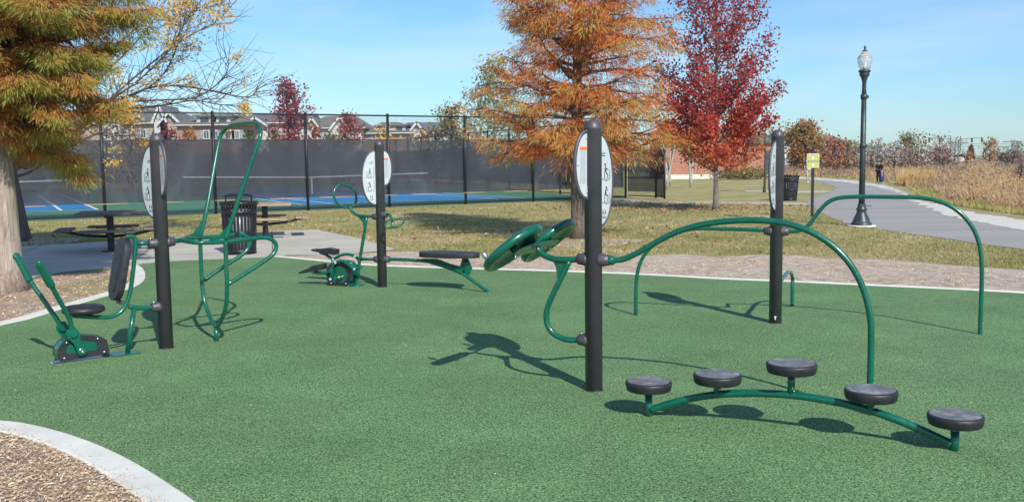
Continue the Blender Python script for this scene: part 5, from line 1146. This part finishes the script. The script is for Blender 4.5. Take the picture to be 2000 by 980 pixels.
def person(p, H, yaw, label, top_m, leg_m, hair_m, skirt=False, cap=None, read=False, stride=0.0, group=None):
    t = thing('person', p, label, 'person', group); s = H / 1.7
    def q(x, y, z): return (x * s, y * s, z * s)
    st = stride
    hands = ((-.17, -.34, 1.08), (.17, -.34, 1.08)) if read else ((-.27, -.12 * st - .06, .80), (.27, .14 * st - .06, .80)); elb = ((-.25, -.08, 1.10), (.25, -.08, 1.10)) if read else ((-.26, .02, 1.08), (.26, .04, 1.08))
    J = [(q(0, 0, .93), .125 * s, .10 * s), (q(0, 0, 1.15), .115 * s, .085 * s), (q(0, 0, 1.36), .14 * s, .09 * s), (q(0, 0, 1.45), .055 * s), (q(0, -.01, 1.52), .05 * s), (q(0, -.015, 1.60), .085 * s, .095 * s), (q(0, -.01, 1.67), .06 * s),
         (q(-.18, 0, 1.38), .055 * s), (q(*elb[0]), .040 * s), (q(*hands[0]), .026 * s), (q(.18, 0, 1.38), .055 * s), (q(*elb[1]), .040 * s), (q(*hands[1]), .026 * s),
         (q(-.095, 0, .88), .09 * s), (q(-.10, -.13 * st - .01, .48), .058 * s), (q(-.10, .02 - .12 * st, .09), .036 * s), (q(-.11, -.15 - .12 * st, .045), .032 * s),
         (q(.095, 0, .88), .09 * s), (q(.10, .10 * st - .01, .48), .058 * s), (q(.10, .04 + .26 * st, .09), .036 * s), (q(.11, -.12 + .24 * st, .045), .032 * s)]
    Ed = [(0, 1), (1, 2), (2, 3), (3, 4), (4, 5), (5, 6), (2, 7), (7, 8), (8, 9), (2, 10), (10, 11), (11, 12), (0, 13), (13, 14), (14, 15), (15, 16), (0, 17), (17, 18), (18, 19), (19, 20)]
    b = skinned('body', J, Ed, skin, t)
    def g_(idx, f): return [(J[i][0], J[i][1] * f, (J[i][2] if len(J[i]) > 2 else J[i][1]) * f) for i in idx]
    ix = [0, 1, 2, 7, 8, 10, 11]; skinned('shirt', g_(ix, 1.16), [(0, 1), (1, 2), (2, 3), (3, 4), (2, 5), (5, 6)], top_m, t)
    if skirt:
        mm = M(); mm.lathe([(.02 * s, .98 * s), (.13 * s, .97 * s), (.155 * s, .85 * s), (.16 * s, .55 * s), (.175 * s, .12 * s), (.165 * s, .11 * s), (.10 * s, .8 * s)], p, 18, flute=.06); mm.build('skirt', leg_m, t)
    else:
        ix = [0, 13, 14, 15, 17, 18, 19]; skinned('trousers', g_(ix, 1.2), [(0, 1), (1, 2), (2, 3), (0, 4), (4, 5), (5, 6)], leg_m, t)
    for k in ((15, 16), (19, 20)): skinned('shoe', [(J[k[0]][0], .045 * s), (J[k[1]][0], .045 * s)], [(0, 1)], shoe, t)
    hd = V(J[5][0]); bmh = bmesh.new(); bmesh.ops.create_icosphere(bmh, subdivisions=3, radius=.108 * s)
    for v in bmh.verts:
        if v.co.y < -.045 * s and v.co.z < .045 * s: v.co.y = -.045 * s
        v.co.z *= 1.12; v.co += hd + V((0, .012, .02)) * s
    me = bpy.data.meshes.new('hair'); bmh.to_mesh(me); bmh.free(); me.polygons.foreach_set('use_smooth', [True] * len(me.polygons)); me.materials.append(hair_m); ho = bpy.data.objects.new('hair', me); COL.objects.link(ho); ho.parent = t; ORG[ho.name] = V(p)
    mm = M()
    for sx in (-.032, .032): mm.lathe([(.012 * s, 0), (.008 * s, .006 * s), (.001, .008 * s)], V(p) + hd + V((sx, -.092, .005)) * s, 8, V((0, -1, 0)).to_track_quat('Z', 'Y').to_matrix())
    mm.build('eyes', hair_d, t)
    mm = M(); mm.prism([(-.014 * s, -.02 * s), (.014 * s, -.02 * s), (0, .03 * s)], V(p) + hd + V((0, -.095, -.01)) * s, (1, 0, 0), (0, 0, 1), .03 * s); mm.build('nose', skin, t)
    if cap: mm = M(); mm.lathe([(.122 * s, .02 * s), (.118 * s, .07 * s), (.09 * s, .115 * s), (.001, .135 * s)], V(p) + hd + V((0, .01, .02)) * s, 20); mm.box(V(p) + hd + V((0, -.14, .05)) * s, (.16 * s, .13 * s, .015 * s)); mm.build('cap', cap, t)
    t.rotation_euler.z = yaw
    return t
pw = at(1722, 355, 60); pw.z = 0
person(pw, 1.45, R(70), 'person in black top and long blue skirt reading a white paper beside the path', c_black, c_blue, c_red, True, None, True, group='people on the path')
hnd = V((pw.x, pw.y, 0)) + Matrix.Rotation(R(70), 3, 'Z') @ V((0, -.36, .96)); M_ = M().box(hnd, (.22, .15, .008), Matrix.Rotation(R(70), 3, 'Z') @ Matrix.Rotation(R(25), 3, 'X')).build('paper_sheet', paper, None, tuple(hnd)); tag(M_, 'white sheet of paper held by the person in the blue skirt', 'paper')
person(pw + V((-.03, .45, 0)), 1.47, R(-60), 'person with a green cap standing just behind the one in the blue skirt', c_black, c_black, c_red, False, c_green, False, group='people on the path')
pmn = at(1578, 355, 63); pmn.z = 0
person(pmn, 1.76, R(10), 'person in navy jacket and khaki trousers walking, half hidden behind the trail sign', c_navy, c_khaki, hair_d, False, None, False, .8, group='people on the path')


# ================================================================ FAR ROADSIDE
car_dark = mat('dark_car_paint', (.03, .035, .06), .3, .3, .6); car_white = mat('white_car_paint', (.7, .7, .7), .3, 0, .6); tyre = mat('tyre', (.02, .02, .02), .8)
def car(p, yaw, m_, label):
    t = thing('parked_car', (0, 0, 0), label, 'car', 'cars on the far road')
    prof = [(-2.2, .35), (-2.25, .75), (-2.1, .95), (-1.5, 1.0), (-.9, 1.42), (.7, 1.46), (1.35, 1.02), (2.1, .88), (2.25, .6), (2.2, .35)]
    bd = M().prism(prof, (0, 0, 0), (1, 0, 0), (0, 0, 1), 1.75).build('body', m_, t, bevel=.06)
    for sg_ in (-1, 1): M().prism([(-1.35, 1.02), (-.82, 1.36), (.62, 1.39), (1.12, 1.03)], (0, sg_ * .87, 0), (1, 0, 0), (0, 0, 1), .04).build('side_window', win, bd)
    for x in (-1.4, 1.4):
        for sg_ in (-1, 1):
            w_ = M().lathe([(.2, -.1), (.33, -.1), (.34, 0), (.33, .1), (.2, .1)], (x, sg_ * .82, .33), 20, Matrix.Rotation(R(90), 3, 'X')).build('wheel', tyre, t); M().lathe([(.2, -.09), (.19, .09)], (x, sg_ * .83, .33), 16, Matrix.Rotation(R(90), 3, 'X')).build('rim', steel, w_)
    for yy in (-.6, .6): M().box((2.22, yy, .72), (.06, .32, .14)).build('headlight', trim, bd)
    t.location = p; t.rotation_euler.z = yaw; return t
car((at(1879, 305, 215).x, 215, .5), R(100), car_dark, 'dark parked car beside the small amber shrub on the far road')
car((at(1868, 305, 230).x, 230, .6), R(20), car_white, 'white car left of the dark parked car on the far road')
sheet('far_road', [V((40, 205, 0)), V((420, 205, 0)), V((420, 240, 0)), V((40, 240, 0))], .03, asph)
rp0 = at(1852, 310, 188)
M_ = M().box((rp0.x, 188, .75), (9.5, .5, 1.1)).build('roadside_barrier', trim, None, (rp0.x, 188, 0), bevel=.05); tag(M_, 'long low white roadside barrier left of the dark parked car', 'barrier')
for i, (px, Y, arm_) in enumerate([(1856, 232, -1), (1875, 240, 1)]):
    b = at(px, 300, Y); b.z = 0; t_ = thing('traffic_signal', b, ['traffic signal mast left of the narrow rust tree, carrying heads on a long arm', 'traffic signal mast close beside the narrow rust tree'][i], 'traffic signal', 'traffic signals at the far road')
    M().tube([b, b + V((0, 0, 6.3))], .09, 10).build('mast', iron, t_); M().tube([b + V((0, 0, 5.6)), b + V((arm_ * 5.5, 0, 5.9))], .05, 8).build('mast_arm', iron, t_)
    for k in (.5, .95):
        q = b + V((arm_ * 5.5 * k, -.2, 5.3)); hd_ = M().box(q, (.36, .25, 1.1)).build('signal_head', fence_mat, t_)
        for z_ in (-.33, 0, .33): M().lathe([(.12, 0), (.001, .03)], q + V((0, -.14, z_)), 12, V((0, -1, 0)).to_track_quat('Z', 'Y').to_matrix()).build('lens', rubber_black, hd_)
for i, (px, Y, top) in enumerate([(1872, 225, 279), (1950, 260, 288), (1976, 245, 277)]):
    b = at(px, 300, Y); b.z = 0; H_ = at(px, top, Y).z; t_ = thing('road_lamp', b, ['far road lamp just left of the narrow rust tree', 'thin far pole right of the amber tree', 'far road lamp nearest the right edge of the photo'][i], 'street lamp', 'lamps along the far road')
    M().tube([b, b + V((0, 0, H_))], .09, 8).build('pole', iron, t_); M().tube([b + V((-1.6, 0, H_ + .05)), b + V((1.6, 0, H_ + .05))], .07, 8).build('cross_arm', iron, t_)
    for sg_ in (-1, 1): M().box(b + V((sg_ * 1.7, 0, H_)), (1.1, .4, .2)).build('lamp_head', iron, t_, bevel=.04)
wy = 270; wp = thing('power_line', (150, wy, 0), 'thin overhead power lines on poles above the right end of the horizon', 'power line')
for px in (1840, 1925, 2010, 2100): b = at(px, 300, wy); M().tube([V((b.x, wy, 0)), V((b.x, wy, at(px, 280, wy).z))], .08, 8).build('pole', iron, wp); M().box((b.x, wy, at(px, 282, wy).z), (2.0, .1, .08)).build('crossarm', iron, wp)
for yy in (280.5, 284.5):
    a_ = at(1838, yy, wy); c_ = at(2105, yy - 1, wy); M().tube([a_.lerp(c_, k / 20) - V((0, 0, .25 * math.sin(k * PI / 20 * 3) ** 2)) for k in range(21)], .035, 5).build('wire', fence_mat, wp)
bg('shrub', 'small dark twiggy shrub standing in the prairie at the right edge of the photo', 1992, 48, 26, 318, lf_brush, .0, 900, .15, .05, tr=.05, group=GR)

hz = mat('haze_air', (.8, .8, .8)); pv = N(hz, 'ShaderNodeVolumePrincipled'); pv.inputs['Color'].default_value = (.80, .88, 1, 1); pv.inputs['Density'].default_value = .00035; pv.inputs['Anisotropy'].default_value = .2
hz.node_tree.nodes.remove(bsdf(hz)); L(hz, pv.outputs[0], hz.node_tree.nodes['Material Output'].inputs['Volume'])
o = M().box((0, 200, 11), (1400, 700, 24)).build('haze', hz); o['kind'] = 'stuff'
